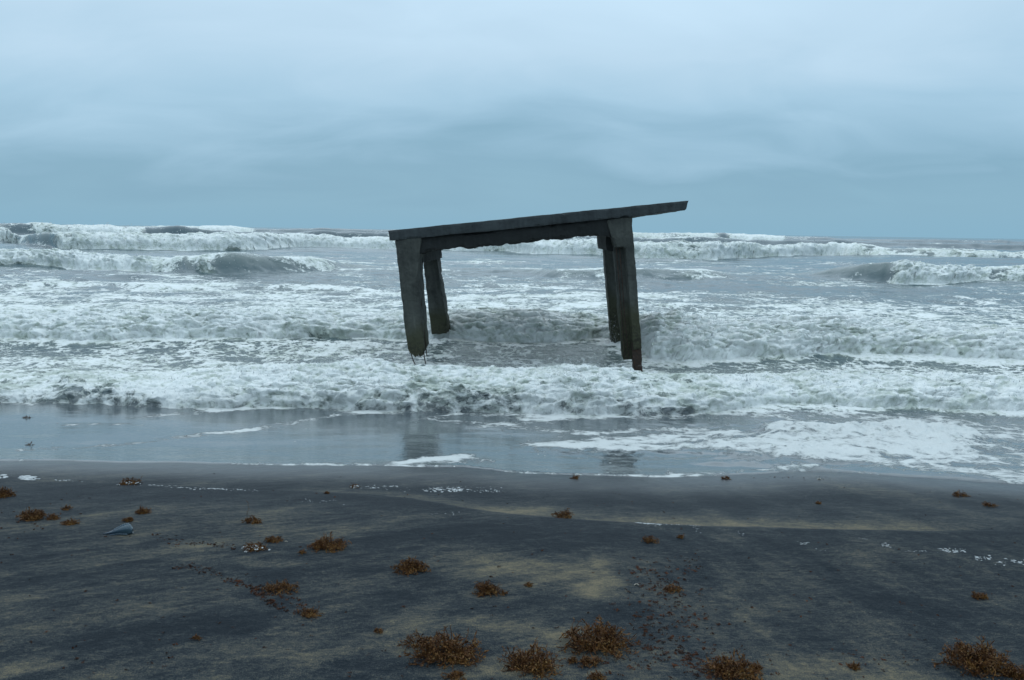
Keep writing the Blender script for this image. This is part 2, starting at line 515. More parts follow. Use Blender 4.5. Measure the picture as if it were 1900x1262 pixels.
def build_beach():
    rows = np.concatenate([[-6000, -800, -120, -40, -12, -5, -2, 0, 1.0, 1.6, 2.0], np.arange(2.2, 3.4, 0.011), np.arange(3.4, 7.6, 0.02),
                           np.arange(7.6, 16, 0.25), [20, 30, 60, 200, 900, 6000]])
    u = fan_cols(620, 0.80, 40)
    Y = np.repeat(rows[:, None], len(u), 1)
    X = u[None, :] * np.maximum(Y, 2.2)
    Z = sand_full(X, Y)
    fine = sst(1.5, 2.3, Y) * sst(8, 7, Y)
    # backwash furrows, running obliquely down the beach
    a = X * 0.86 + Y * 0.5
    c = -X * 0.5 + Y * 0.86
    a2 = X * -0.26 + Y * 0.966
    c2 = -X * 0.966 - Y * 0.26
    wr = sst(-0.1, 1.0, X)
    fur = fbm(a * 1.1, c * 4.2, 4, 11) * (1 - wr) + fbm(a2 * 0.9, c2 * 3.6, 4, 13) * wr
    Z = Z + fine * (0.0045 * fur + 0.0022 * fbm(X * 7, Y * 9, 3, 21))
    # pale quartz sand over black mineral sand
    tan = 0.29 + (1 - wr) * 0.32 * fbm(a * 0.9 + 0.7 * pn(X, Y, 41), c * 3.4, 5, 31) + wr * 0.30 * fbm(a2 * 0.7 + 0.7 * pn(X, Y, 41), c2 * 2.6, 5, 33) + 0.15 * fbm(X * 2.3, Y * 3.1, 4, 37)
    tan = tan + (0.26 * (1 - wr) * fbm(a * 4, c * 24, 4, 43, .65) + 0.20 * wr * fbm(a2 * 4, c2 * 20, 4, 45, .65)) * sst(4.8, 3.8, Y)
    tan = tan - 0.10 * sst(4.0, 4.9, Y)
    sy = scarp_y(X)
    d = Y - sy
    bandw = np.interp(X, [-2.2, -1.0, -.4, 0.2, .9, 1.9, 2.3, 3.0], [.05, .14, .22, .30, .26, .26, .3, .12])
    bands = np.interp(X, [-2.2, -1.0, -.3, 0.2, .9, 1.9, 2.3, 3.0], [.05, .20, .42, .40, .44, .46, .20, .0])
    bw = bandw * (1 + 0.55 * fbm(X * 3.1, Y * .8, 3, 51))
    tan = tan + bands * sst(-0.025, 0.02, d) * sst(bw * 1.25, bw * 0.1, d)
    tan = tan - 0.15 * sst(0.0, -0.04, d) * sst(-0.75, -0.1, d)
    blobs = [(900, 1050, 90, 20, .30), (1010, 1062, 120, 25, .26), (1105, 1085, 55, 28, .36), (1125, 1050, 30, 25, .25),
             (765, 1140, 55, 30, .26), (960, 1180, 95, 30, .30), (1060, 1185, 50, 25, .2), (1000, 1250, 170, 22, .30),
             (720, 1205, 80, 22, .18), (1400, 1120, 45, 60, .20), (1415, 1200, 28, 40, .22), (1530, 1245, 150, 28, .30),
             (40, 1240, 70, 30, .28), (560, 1228, 80, 16, .22), (480, 1252, 70, 14, .2), (620, 1110, 60, 40, .14),
             (380, 1010, 60, 14, .22), (260, 990, 50, 16, .2), (1650, 1090, 60, 70, .10), (470, 1040, 90, 10, .18), (350, 1045, 40, 8, .2)]
    wx, wy = X + 0.10 * fbm(X * 3, Y * 3, 3, 61), Y + 0.10 * fbm(X * 3, Y * 4, 3, 67)
    for bx, by, bw_, bh_, s in blobs:
        p0, p1, p2 = hit(bx, by), hit(bx + bw_, by), hit(bx, by - bh_)
        rx, ry = abs(p1.x - p0.x), abs(p2.y - p0.y)
        r = np.hypot((wx - p0.x) / rx, (wy - p0.y) / ry)
        tan = tan + 1.4 * s * sst(1.5, 0.2, r) * (0.75 + 0.5 * fbm(a * 3, c * 9, 3, 71))
    darks = [(1010, 1000, 240, 22, .20), (880, 990, 160, 20, .15), (1250, 930, 300, 20, .14), (150, 1070, 160, 30, .10), (330, 1160, 200, 40, .12), (1750, 1120, 200, 80, .12),
             (520, 1065, 50, 16, .16), (900, 1130, 120, 16, .16), (1160, 1130, 60, 25, .18), (1450, 1160, 20, 60, .1), (80, 1130, 100, 30, .12)]
    for bx, by, bw_, bh_, s in darks:
        p0, p1, p2 = hit(bx, by), hit(bx + bw_, by), hit(bx, by - bh_)
        r = np.hypot((wx - p0.x) / abs(p1.x - p0.x), (wy - p0.y) / abs(p2.y - p0.y))
        tan = tan - s * sst(1.4, 0.2, r)
    dE = edge_y(X) - Y
    wet = sst(0.9, 0.05, dE) * 0.85 + 0.15 * sst(2.2, 0.9, dE)
    tan = tan - 0.06 * sst(0.5, 0.0, dE)
    o = grid_mesh('beach', X, Y, Z, {'tan': np.clip(tan, 0, 1), 'wet': np.clip(wet, 0, 1)}, M_SAND)
    tag(o, 'dark wet volcanic sand beach with pale tan streaks', 'beach', kind='structure')


build_beach()

# ------------------------------------------------------------------ sea
HOR = lambda px: 428.7 + 0.01516 * (px - 950)
# each breaker: (pixel x, crest y, foot y, how much of it is white)
W1 = [(-400, 690, 742, .8), (0, 690, 742, .8), (100, 690, 743, .72), (150, 686, 744, .70), (250, 687, 747, .72), (300, 690, 750, .95), (400, 683, 752, 1), (500, 676, 752, 1),
      (700, 668, 755, 1), (780, 670, 756, .75), (850, 676, 757, 1), (950, 680, 763, 1), (1020, 676, 765, 1), (1100, 674, 766, 1), (1180, 684, 766, .78), (1250, 688, 762, .72),
      (1400, 692, 752, .72), (1480, 684, 742, .8), (1520, 682, 742, 1), (1700, 690, 752, .95), (1900, 697, 757, 1), (2300, 697, 757, 1)]
W2 = [(-400, 578, 622, .95), (0, 575, 622, .95), (200, 572, 628, .9), (290, 570, 624, .8), (420, 568, 628, .95), (560, 575, 625, .85), (700, 578, 622, .8),
      (830, 573, 624, .95), (950, 570, 630, .95), (1000, 574, 632, .9), (1050, 578, 630, .9), (1110, 580, 626, .95), (1165, 582, 632, .95), (1210, 580, 655, 1), (1350, 588, 658, 1), (1500, 583, 655, 1),
      (1700, 592, 652, 1), (1900, 605, 660, 1), (2300, 605, 660, 1)]
W3 = [(-400, 462, 492, .95), (0, 462, 490, .95), (80, 463, 492, .95), (160, 467, 496, .95), (250, 472, 500, .85), (310, 474, 504, .45), (350, 473, 507, .15), (385, 473, 507, .65), (410, 470, 508, .2),
      (480, 473, 508, .12), (540, 473, 506, .3), (600, 478, 502, .35), (650, 488, 497, .2), (720, 494, 499, .1), (980, 499, 508, .1), (1050, 498, 516, .25), (1150, 496, 517, .3),
      (1300, 499, 517, .35), (1370, 509, 515, .2), (1480, 505, 513, .1), (1560, 494, 518, .15), (1640, 486, 522, .08), (1662, 485, 524, .9), (1750, 491, 524, 1), (1815, 497, 519, .9),
      (1840, 494, 520, .4), (1870, 492, 520, .8), (1900, 490, 520, .9), (2300, 490, 520, .8)]
W4 = [(-400, 424, 447, .9), (0, 424, 447, .9), (40, 434, 454, .3), (100, 434, 458, .15), (120, 429, 460, .95), (200, 428, 462, 1), (330, 435, 464, 1), (450, 436, 464, .95), (550, 432, 459, 1),
      (720, 440, 461, .95), (850, 441, 464, .85), (1000, 443, 470, .9), (1100, 446, 473, .9), (1200, 447, 479, 1), (1330, 447, 480, 1), (1430, 455, 475, .8), (1560, 448, 472, .8),
      (1610, 453, 473, .5), (1640, 459, 474, .5), (1700, 459, 475, .8), (1800, 464, 478, .55), (1900, 464, 478, .9), (2300, 464, 480, .8)]


def w56(tab, foot):
    return [(p, HOR(p) + c, HOR(p) + foot, f) for p, c, f in tab]


W5 = w56([(-400, 1, .8), (0, 1, .7), (50, 0, .1), (70, 0, .95), (200, 1, 1), (262, 2, .9), (276, 1, .1), (365, 1.5, .08), (380, 5, .3), (480, 8, .2), (640, 5, .1), (760, 6, .2), (900, 5, .3),
          (1000, 8, .4), (1180, 7, .3), (1300, 6, .2), (1450, 8, .1), (1600, 9, .1), (1900, 10, .1), (2300, 9, .2)], 21)
W6 = w56([(-400, 3, .5), (0, 2, .4), (200, 2, .5), (368, 0, .7), (380, -.8, .95), (455, 0, .9), (480, 1.5, .2), (640, 1, .1), (760, 2, .3), (900, 1.5, .3), (1000, 1, .4), (1175, -.8, .8),
          (1320, 0, .95), (1342, -1.6, .1), (1358, -.6, .85), (1450, .5, .85), (1458, 1, .2), (1530, 2, .3), (1560, 3, 0), (1900, 3, .1), (2300, 3, .1)], 11)
DYF = [0.95, 1.35, 1.9, 3.0, 5.0, 9.0]
DYB = [0.9, 1.6, 3.0, 5.5, 9.0, 16.0]


def wave_curves(tab, dyf, u):
    t = np.array(tab, float)
    us, yf, yc, hh = [], [], [], []
    for px, cpy, fpy, f in t:
        p = at_z(px, fpy, 0.0)
        us.append(p.x / p.y)
        yf.append(p.y)
        df = fpy - cpy
        y2 = p.y + dyf
        if dyf < 1:
            y2 += 0.75 * min(max((df - 55) / 45, 0), 1)          # taller bands lie back as a foam apron
        elif dyf < 1.5:
            y2 += 0.6 * min(max((df - 50) / 25, 0), 1)
        q = at_y(px, cpy, y2)
        yc.append(y2)
        hh.append(q.z)
    us = np.array(us)
    return np.interp(u, us, yf), np.interp(u, us, yc), np.interp(u, us, hh), np.interp(u, us, t[:, 3])


def build_sea():
    rows = np.concatenate([np.arange(5.0, 8.8, 0.04), np.arange(8.8, 11.3, 0.020), np.arange(11.3, 13.3, 0.036), np.arange(13.3, 17.2, 0.026),
                           np.geomspace(17.2, 33, 110), np.arange(33.2, 45, 0.10), np.geomspace(45.2, 58, 36), np.arange(58.3, 86, 0.22),
                           np.geomspace(86.5, 128, 40), np.arange(128.5, 165, 0.55), np.geomspace(166, 255, 34), np.arange(256, 330, 1.6),
                           np.geomspace(335, 9000, 60)])
    u = fan_cols(1040, 0.78, 12)
    nr, nc = len(rows), len(u)
    print('sea grid', nr, nc)
    Y = np.repeat(rows[:, None], nc, 1)
    U = np.repeat(u[None, :], nr, 0)
    X = U * Y
    X0, Y0 = X.copy(), Y.copy()
    dE = Y - edge_y(X)                                   # metres seaward of the swash edge
    sb = sand_full(X, Y)
    filmz = sb + np.where(dE < 0, -0.02 + 0.0 * dE, -0.02 + 0.028 * sst(0, 0.07, dE) + 0.01 * sst(0.1, 1.2, dE))
    lvl = -0.035 - 0.08 * sst(10.6, 11.6, Y) * sst(14.2, 13.0, Y)
    k = 0.03
    Z = np.maximum(filmz, lvl) + k * np.exp(-np.abs(filmz - lvl) / k) * 0.5 * sst(0.5, 1.5, dE)
    film = sst(0.09, 0.02, lvl - filmz) * sst(9.6, 8.7, Y)
    # open water chop, growing seaward
    off = sst(8.6, 11.0, Y)
    A = np.interp(Y, [6, 10, 20, 40, 100, 300, 9000], [0, .03, .085, .16, .26, .38, .38])
    Ls = np.interp(Y, [6, 20, 60, 200, 9000], [1.0, 1.8, 3.5, 9, 30])
    Ls = np.interp(Y, [10, 9000], [2.2, 2.2])
    ch = fbm(X / 3.2, Y / 1.7, 3, 81) * sst(60, 20, Y) + fbm(X / 9, Y / 4.5, 3, 83) * sst(15, 45, Y) * sst(600, 250, Y) + fbm(X / 60, Y / 24, 3, 85) * sst(120, 300, Y)
    rg = 1 - np.abs(ch)
    Z = Z + off * A * (ch * 1.0 + 0.35 * sst(8, 10, Y) * sst(60, 25, Y) * fbm(X / 0.8, Y / 0.55, 3, 87))
    foam = np.zeros_like(Z)
    murk = np.zeros_like(Z)
    # ---- standing foam lace between the breakers
    zone = np.interp(Y, [5, 8.4, 9, 10.5, 12.5, 14, 17, 19, 24, 29, 34, 44, 60, 64, 90, 140, 300, 9000],
                     [.13, .15, .34, .56, .54, .56, .58, .58, .57, .50, .36, .34, .30, .14, .08, .02, -.06, -.12])
    right = sst(-0.15, 0.30, U)
    zone = zone + 0.24 * right * sst(6.0, 7.0, Y) * sst(9.8, 8.8, Y)
    zone = zone - 0.04 * sst(0.1, 0.4, U) * sst(20, 24, Y) * sst(38, 32, Y)
    lx, ly = X + 0.9 * fbm(X / 2.2, Y / 2.2, 3, 91), Y + 0.9 * fbm(X / 2.2, Y / 2.2, 3, 93)
    big = fbm(lx / 4.0, ly / 1.6, 4, 95)
    big2 = fbm(lx / 11.0, ly / 4.6, 4, 97)
    foam = zone + off * (0.24 * big * sst(60, 25, Y) + 0.22 * big2 * sst(20, 40, Y))
    # bare lanes of drained water behind the shorebreak and behind the ruin legs
    for pxl, pyl, wl, hl, s in [(960, 648, 170, 12, .26), (1090, 655, 90, 12, .25), (870, 640, 60, 8, .15), (330, 612, 60, 8, .35), (1270, 662, 90, 7, .4), (1700, 664, 120, 6, .25), (90, 640, 90, 12, .12), (560, 655, 120, 8, .15),
                               (480, 660, 60, 6, .2), (1500, 668, 60, 4, .2), (640, 525, 200, 10, .2), (1450, 535, 230, 12, .25), (1800, 545, 120, 8, .2), (1230, 505, 120, 10, .1), (470, 505, 140, 7, .2), (1300, 530, 150, 6, .2)]:
        p0, p1, p2 = at_z(pxl, pyl, 0), at_z(pxl + wl, pyl, 0), at_z(pxl, pyl - hl, 0)
        r = np.hypot((lx - p0.x) / abs(p1.x - p0.x), (ly - p0.y) / abs(p2.y - p0.y))
        foam = foam - s * sst(1.5, 0.3, r)
    # ---- low ragged ridges of spent white water between the breakers
    for k_, (yr, sp_, hr) in enumerate([(12.0, 1.2, .07), (18.6, 1.6, .12), (21.5, 2.2, .13), (26.0, 3.0, .16), (31, 3.5, .18), (49, 5, .25), (55, 6, .25)]):
        q_ = slice(np.searchsorted(rows, yr - 1.6 * sp_), np.searchsorted(rows, yr + 1.6 * sp_))
        x, y = X[q_], Y0[q_]
        xl = u * yr
        yl = (yr + 0.7 * sp_ * fbm(xl / (2.2 * sp_), xl * 0 + k_ * 3.1, 4, 401 + k_))[None, :]
        on = sst(-0.05, 0.45, fbm(xl / (1.8 * sp_), xl * 0 + k_ * 1.7 + 2, 3, 421 + k_))[None, :]
        dd = (y - yl) / (0.22 * sp_)
        rp = np.where(dd < 0, np.exp(-dd ** 2 * 3), np.exp(-dd ** 2 * .35)) * on
        Z[q_] += hr * rp * (0.8 + 0.35 * fbm(x / .5 / sp_, y / .5 / sp_, 3, 441 + k_))
        foam[q_] += 0.36 * rp * (0.55 + fbm(x / .7, y / .5, 3, 461 + k_))
    # ---- the breakers
    puffs = [(0.36, 0.24), (0.40, 0.21), (0.6, .20), (0.8, .13), (1.6, .12), (3.0, .12)]
    crest_pts = []
    for i, (tab, dyf, dyb) in enumerate(zip([W1, W2, W3, W4, W5, W6], DYF, DYB)):
        yf, yc, hh, fo = wave_curves(tab, dyf, u)
        sc = [1, 1.4, 2.2, 4.0, 8.0, 14.0][i]
        wob = 0.22 * sc * fbm(u * yc / (1.6 * sc), yc * 0 + i, 4, 101 + i, 0.6) + 0.06 * sc * fbm(u * yc / (0.22 * sc), yc * 0 + i, 3, 111 + i)
        yf, yc = yf + wob, yc + 0.8 * wob
        hh = np.maximum(hh, 0.0) * (1 + (0.30 if i == 0 else 0.15 if i == 1 else 0.22 if i == 2 else 0.36) * fbm(u * yc / (1.5 * sc), yc * 0 + 5 + i, 4, 121, .6))
        fo = np.clip(fo * (1 if i < 3 else 0.88) * (1 + (0.30 if i < 3 else 0.75) * fbm(u * yc / (2.2 * sc), yc * 0 + 9 + i, 3, 123)), 0, 1.05)
        yfb, ycb, hb, fb = yf[None, :], yc[None, :], hh[None, :], fo[None, :]
        r0, r1 = np.searchsorted(rows, yf.min() - 2 * dyf), np.searchsorted(rows, yc.max() + 6 * dyb)
        sl_ = slice(max(r0, 0), min(r1, nr))
        y, x = Y0[sl_], X0[sl_]
        t = (ycb - y) / (ycb - yfb)                      # 0 at the crest, 1 at the foot
        br = sst(0.25, 0.75, fb + 0.22 * fbm(x / (0.9 * sc), y / (0.9 * sc), 3, 131 + i))
        bore = np.sqrt(np.clip(1 - np.clip(t, 0, 1) ** 2.2, 0, 1))
        clean = np.cos(np.clip(t, 0, 1) * np.pi) * 0.5 + 0.5
        front = br * bore + (1 - br) * clean ** 0.8
        s = np.clip((y - ycb) / dyb, 0, 8)
        back = np.exp(-s ** 1.3 * 1.1)
        prof = np.where(t > 0, front, back)
        top = hb - np.maximum(-0.035, 0)
        base = Z[sl_]
        lift = np.maximum(hb - 0.0, 0) * prof
        # lumps of white water
        onf = np.where(t > 0, sst(1.12, 0.9, t), np.exp(-s * 1.5)) * br * sst(0.0, 0.12 * sc ** 0.5, hb)
        bl = puffs[i]
        ls, am = bl
        q = lift * 2.2                                      # lets the lumps roll over the front
        w1_ = billow(x / ls, (y + q) / ls, 5, 141 + i, 0.48)
        w2_ = fbm(x / (ls * 1.7), (y + q) / (ls * 1.7), 3, 151 + i)
        Z[sl_] = base * (1 - 0.6 * np.clip(prof * sst(0, .2, hb), 0, 1)) + lift + onf * hb * am * (0.95 * (w1_ - 0.42) + 0.6 * w2_)
        # horizontal throw: the crest leans shoreward, the lumps stick out
        Y[sl_] -= prof * hb * np.where(t > 0, 1, back) * (0.38 + 0.25 * br) + onf * hb * (0.42 if i < 3 else 0.2) * (w1_ - 0.4)
        X[sl_] += onf * hb * 0.25 * fbm(x / ls, (y + q) / ls, 3, 161 + i)
        # white water coverage
        # on the face: lace pulled up in strands, patchy where only part broke
        strand = fbm(x / (0.20 * sc), (y + q) / (0.75 * sc), 4, 171 + i)
        blot = fbm(x / (1.1 * sc), (y + q) / (0.8 * sc), 3, 175 + i)
        tr = t + 0.34 * blot + 0.16 * strand
        ff = np.where(t > 0, sst(1.42, 1.0, tr), np.exp(-s * 0.5))
        lip = np.exp(-((t - 0.06) / 0.14) ** 2) * sst(0.05, 0.35, fb) * 0.5
        white = ff * (fb * 1.24 + 0.20 * strand + 0.34 * blot) + lip * (1 - br)
        face = np.where((t > 0) & (t < 1), 1.0, 0.0) * (1 - br) * sst(0.0, 0.15, hb)
        foam[sl_] = np.maximum(foam[sl_] * (1 - 0.75 * face * sst(0.02, .2, t)), 0) if False else foam[sl_] * (1 - 0.8 * face * sst(0.1, .3, t) * sst(1.0, .8, t))
        foam[sl_] = np.where(ff > 0.02, np.maximum(foam[sl_], white), foam[sl_])
        foam[sl_] -= 0.20 * np.exp(-((t - 1.22) / 0.14) ** 2) * sst(0.1, .3, hb) * sst(.2, .6, blot + .3) * (i < 3)
        murk[sl_] = np.maximum(murk[sl_], (0.20 if i < 4 else 0.0) * face * sst(1.1, 0.2, t))
        murk[sl_] = np.maximum(murk[sl_], np.clip(ff * br * (0.55 + 0.6 * blot), 0, 1) * sst(0, .2, hb))
        crest_pts.append((u, yf, yc, hh, fo))
    murk = np.clip(np.maximum(murk, 0.22 * sst(9.0, 10, Y0) * sst(17, 14, Y0) * (0.5 + big)), 0, 1)
    murk = np.clip(np.maximum(murk, 0.10 * sst(16, 18, Y0) * sst(70, 30, Y0) * (0.6 + big2)), 0, 1)

    # ---- the swash: foam lines, spent foam and the thick pad of froth at the right
    def stroke(pts, wpx, s, zoff=0.0, ragged=0.5, tail=0.0):
        nonlocal foam, Z
        P = poly_world(pts, lambda a, b: hit(a, b) if b > 752 else at_z(a, b, -0.03))
        mid = pts[len(pts) // 2]
        p0 = hit(*mid)
        wm = abs(hit(mid[0], mid[1] - wpx).y - p0.y)
        rs = slice(0, np.searchsorted(rows, 9.7))
        xx, yy = X0[rs], Y0[rs]
        wx = xx + 0.10 * fbm(xx * 2, yy * 2, 3, 201)
        wy = yy + 0.10 * fbm(xx * 1.6, yy * 1.6, 4, 203)
        d = seg_dist(wx, wy, P, 1.0) / (wm * (1 + ragged * fbm(xx * 1.7, yy * 2.4, 3, 205)))
        v = sst(1.0, 0.15, d) * s
        foam[rs] = foam[rs] + v
        if zoff:
            Z[rs] = Z[rs] + zoff * sst(1.1, 0.25, d) * (0.6 + 0.7 * billow(xx / .35, yy / .35, 4, 207)) * sst(0.0, 0.2, dE[rs])
    stroke([(-100, 842), (0, 838), (170, 832), (340, 816), (480, 798), (600, 778), (720, 766)], 6, 0.61)
    stroke([(240, 778), (420, 768), (540, 764)], 4, 0.58)
    stroke([(110, 793), (220, 790)], 3, 0.58)
    stroke([(360, 808), (470, 800), (540, 797)], 4, 0.46)
    stroke([(420, 864), (640, 862), (760, 857), (860, 850)], 5, 0.61)
    stroke([(760, 860), (820, 856), (862, 852)], 10, 0.60)
    stroke([(800, 782), (900, 790), (1000, 800), (1080, 806)], 8, 0.43)
    stroke([(870, 800), (930, 792), (1000, 780), (1120, 774)], 5, 0.43)
    stroke([(1040, 830), (1120, 826), (1180, 822), (1330, 812)], 13, 0.60, 0.012)
    stroke([(1130, 836), (1230, 838), (1330, 835), (1420, 840)], 6, 0.65, 0.006)
    stroke([(970, 828), (1050, 832), (1130, 826)], 4, 0.58)
    stroke([(1090, 808), (1180, 800), (1300, 800)], 5, 0.51)
    stroke([(1420, 838), (1500, 828), (1600, 822), (1720, 820)], 30, 0.85, 0.055, 0.35)
    stroke([(1480, 806), (1550, 806), (1680, 808), (1740, 812)], 14, 0.80, 0.050, 0.35)
    stroke([(1500, 852), (1620, 862), (1760, 876), (1900, 890), (2050, 896)], 18, 0.80, 0.018)
    stroke([(1700, 850), (1820, 856), (1950, 862), (2100, 862)], 22, 0.70, 0.012)
    stroke([(1780, 800), (1860, 812), (1960, 820)], 12, 0.48)
    stroke([(1560, 775), (1680, 785), (1800, 790), (1900, 805)], 8, 0.43)
    stroke([(1300, 770), (1420, 776), (1520, 790)], 6, 0.36)
    stroke([(1250, 880), (1400, 876), (1500, 868)], 5, 0.58)
    stroke([(900, 873), (1000, 880), (1120, 884), (1250, 884)], 4, 0.51)
    # lean the foam down where the swash is bare, and add bubbles rafted on the film at the right centre
    raft = sst(0.55, 1.0, 1 - np.abs(U - 0.12) / 0.35) * sst(6.1, 6.4, Y0) * sst(7.9, 7.0, Y0)
    foam = foam + 0.16 * raft
    bare = sst(-0.08, -0.2, U) * sst(8.9, 8.6, Y0)
    foam = foam - 0.10 * bare
    edge_line = np.exp(-((dE - 0.03) / 0.05) ** 2)
    foam = foam + 0.50 * edge_line * (0.7 + fbm(X0 * 1.2, Y0 * .2, 3, 211))
    # swash ripples
    Z = Z + film * sst(0.1, .6, dE) * ((0.0022 + 0.004 * right) * fbm(X0 / .5, Y0 / .35, 3, 221) + 0.004 * right * fbm(X0 / .16, Y0 / .14, 2, 223))
    # fine froth relief over all white water nearby
    near = sst(20, 13, Y0) * sst(8.6, 9.3, Y0)
    Z = Z + near * np.clip(foam, 0, 1) * 0.030 * (billow(X0 / .13, (Y0 + 2 * Z) / .13, 3, 231) - .4)
    mw = Matrix.Translation(at_y(720, 428, 12.0)) @ Matrix.Rotation(R(-2.5), 4, 'Z') @ Matrix.Rotation(R(-6.5), 4, 'Y')
    for lx_, ly_, lz_, s_ in ((0.21, .27, -2.0, .35), (3.49, .28, -2.4, .5), (0.2, 2.85, -2.0, .5), (3.49, 2.85, -2.5, .6)):
        q3 = mw @ Vector((lx_, ly_, lz_))
        rs = slice(np.searchsorted(rows, q3.y - 1.2), np.searchsorted(rows, q3.y + 1.2))
        d = np.hypot(X[rs] - q3.x, (Y[rs] - q3.y + .1) * .8)
        d = d * (1 + .5 * fbm(X0[rs] / .3, Y0[rs] / .3, 3, 501))
        foam[rs] += s_ * sst(.55, .15, d)
        Z[rs] += .05 * sst(.42, .12, d) * billow(X0[rs] / .16, Y0[rs] / .16, 3, 503)
    foam = np.clip(foam, -0.2, 1.25)
    o = grid_mesh('sea', X, Y, Z, {'foam': foam, 'murk': murk, 'film': film}, M_SEA)
    tag(o, 'rough grey green sea with rows of white breakers', 'sea', kind='structure')
    return rows, u, X, Y, Z, foam, crest_pts


rowsS, uS, XS, YS, ZS, FS, CR = build_sea()


# ------------------------------------------------------------------ spray thrown up by the breakers
def ruin_matrix():
    return Matrix.Translation(at_y(720, 428, 12.0)) @ Matrix.Rotation(R(-2.5), 4, 'Z') @ Matrix.Rotation(R(-6.5), 4, 'Y')


def build_spray():
    rng = np.random.default_rng(3)
    V, Fc = [], []
    base_t = np.array([(1, 0, -.5), (-.6, .8, -.5), (-.6, -.8, -.5), (0, 0, 1.0)])
    nv = 0
    plan = [(0, 6500, .10, .0045), (1, 5000, .14, .006), (2, 2200, .22, .013), (3, 2600, .35, .025), (4, 700, .6, .05)]
    for i, n, hgt, size in plan:
        u, yf, yc, hh, fo = CR[i]
        ok = np.abs(u) < 0.72
        pr = (fo * hh) * ok * (0.15 + np.clip(fbm(u * yc / (1.5 + i), u * 0, 3, 300 + i) + .25, 0, 2) ** 2)
        idx = rng.choice(len(u), n, p=pr / pr.sum())
        tt = rng.uniform(-.15, .9, n)
        ypos = yc[idx] + (yf[idx] - yc[idx]) * np.clip(tt, 0, 1) - 0.5 * hh[idx] * (1 - np.clip(tt, 0, 1))
        r = np.clip(np.searchsorted(rowsS, yc[idx] + (yf[idx] - yc[idx]) * tt), 0, len(rowsS) - 1)
        px, py, pz = XS[r, idx], YS[r, idx], ZS[r, idx]
        up = rng.exponential(hgt * .35, n) * hh[idx] / (hh.max() + .01)
        p = np.stack([px + rng.normal(0, .03 + i * .03, n), py - rng.uniform(0, .6, n) * up, pz + up], 1)
        s = size * rng.lognormal(-.3, .5, n)
        for k in range(n):
            a = rng.uniform(0, 6.28)
            ca, sa = math.cos(a), math.sin(a)
            b = base_t * s[k] * np.array([1, 1, rng.uniform(.7, 2.2)])
            bx = b[:, 0] * ca - b[:, 1] * sa
            by = b[:, 0] * sa + b[:, 1] * ca
            V.append(np.stack([bx, by, b[:, 2]], 1) + p[k])
            Fc += [(nv, nv + 1, nv + 3), (nv + 1, nv + 2, nv + 3), (nv + 2, nv, nv + 3), (nv, nv + 2, nv + 1)]
            nv += 4
    mw = ruin_matrix()
    for (lx_, ly_, lz_, n, hgt) in ((3.30, 2.5, -2.35, 500, .30), (3.36, .1, -2.45, 260, .10), (.25, 2.5, -2.05, 160, .08)):
        c = mw @ Vector((lx_, ly_, lz_))
        for k in range(n):
            r_ = abs(rng.normal(0, 1))
            e = rng.exponential(hgt * .5)
            q3 = np.array([c.x - .03 + rng.normal(0, .07 + .25 * e), c.y + rng.normal(0, .08), c.z + e])
            b = base_t * .0032 * rng.lognormal(-.3, .5) * np.array([1, 1, rng.uniform(.7, 2.5)])
            V.append(b + q3)
            Fc += [(nv, nv + 1, nv + 3), (nv + 1, nv + 2, nv + 3), (nv + 2, nv, nv + 3), (nv, nv + 2, nv + 1)]
            nv += 4
    V = np.concatenate(V)
    o = tri_mesh('sea_spray', V, Fc, M_FOAM)
    tag(o, 'white droplets of spray flying off the breaking waves', 'spray', kind='stuff')


build_spray()

# ------------------------------------------------------------------ the ruined concrete frame
S = 12.0 / F
P0 = at_y(720, 428, 12.0)
ruin = bpy.data.objects.new('concrete_ruin', None)
COL.objects.link(ruin)
ruin.empty_display_size = 0.3
ruin.matrix_world = Matrix.Translation(P0) @ Matrix.Rotation(R(-2.5), 4, 'Z') @ Matrix.Rotation(R(-6.5), 4, 'Y')
tag(ruin, 'tilted ruined concrete platform standing on four legs in the surf', 'concrete ruin')


def shell(name, b, cell, mat, amp=0.008, chip=0.03, seed=0, warp=None, parent=ruin):
    """a weathered concrete block: a box shell with worn, chipped edges; warp(p) reshapes it"""
    x0, x1, y0, y1, z0, z1 = b
    n = [max(2, int(round(L / cell))) for L in (x1 - x0, y1 - y0, z1 - z0)]
    idx, V, Fc = {}, [], []

    def vid(i, j, k):
        key = (i, j, k)
        if key in idx:
            return idx[key]
        p = Vector((x0 + (x1 - x0) * i / n[0], y0 + (y1 - y0) * j / n[1], z0 + (z1 - z0) * k / n[2]))
        nx = (i == n[0]) - (i == 0)
        ny = (j == n[1]) - (j == 0)
        nz = (k == n[2]) - (k == 0)
        q = p + Vector((seed * 3.1, seed * 1.7, seed * 2.3))
        d = amp * mnoise.fractal(q * 4.0, 0.6, 2.1, 5)
        nrm = Vector((nx, ny, nz))
        p2 = p + nrm * d
        if abs(nx) + abs(ny) + abs(nz) >= 2:
            c = mnoise.noise(q * 5.0) + 0.6 * mnoise.noise(q * 13.0) + 0.4 * mnoise.noise(q * 29.0)
            p2 = p2 - nrm.normalized() * (0.006 + chip * max(0.0, c) ** 1.3)
        if warp:
            p2 = warp(p2, (i / n[0], j / n[1], k / n[2]), q)
        idx[key] = len(V)
        V.append(p2)
        return idx[key]

    for (a, c, d) in ((0, 1, 2), (1, 2, 0), (2, 0, 1)):
        for side in (0, n[a]):
            for i in range(n[c]):
                for j in range(n[d]):
                    q = []
                    for (di, dj) in ((0, 0), (1, 0), (1, 1), (0, 1)):
                        t = [0, 0, 0]
                        t[a], t[c], t[d] = side, i + di, j + dj
                        q.append(vid(*t))
                    Fc.append(q if side else q[::-1])
    o = tri_mesh(name, V, Fc, mat, parent)
    return o


DEPTH = 3.15
Lsl = 550 * S


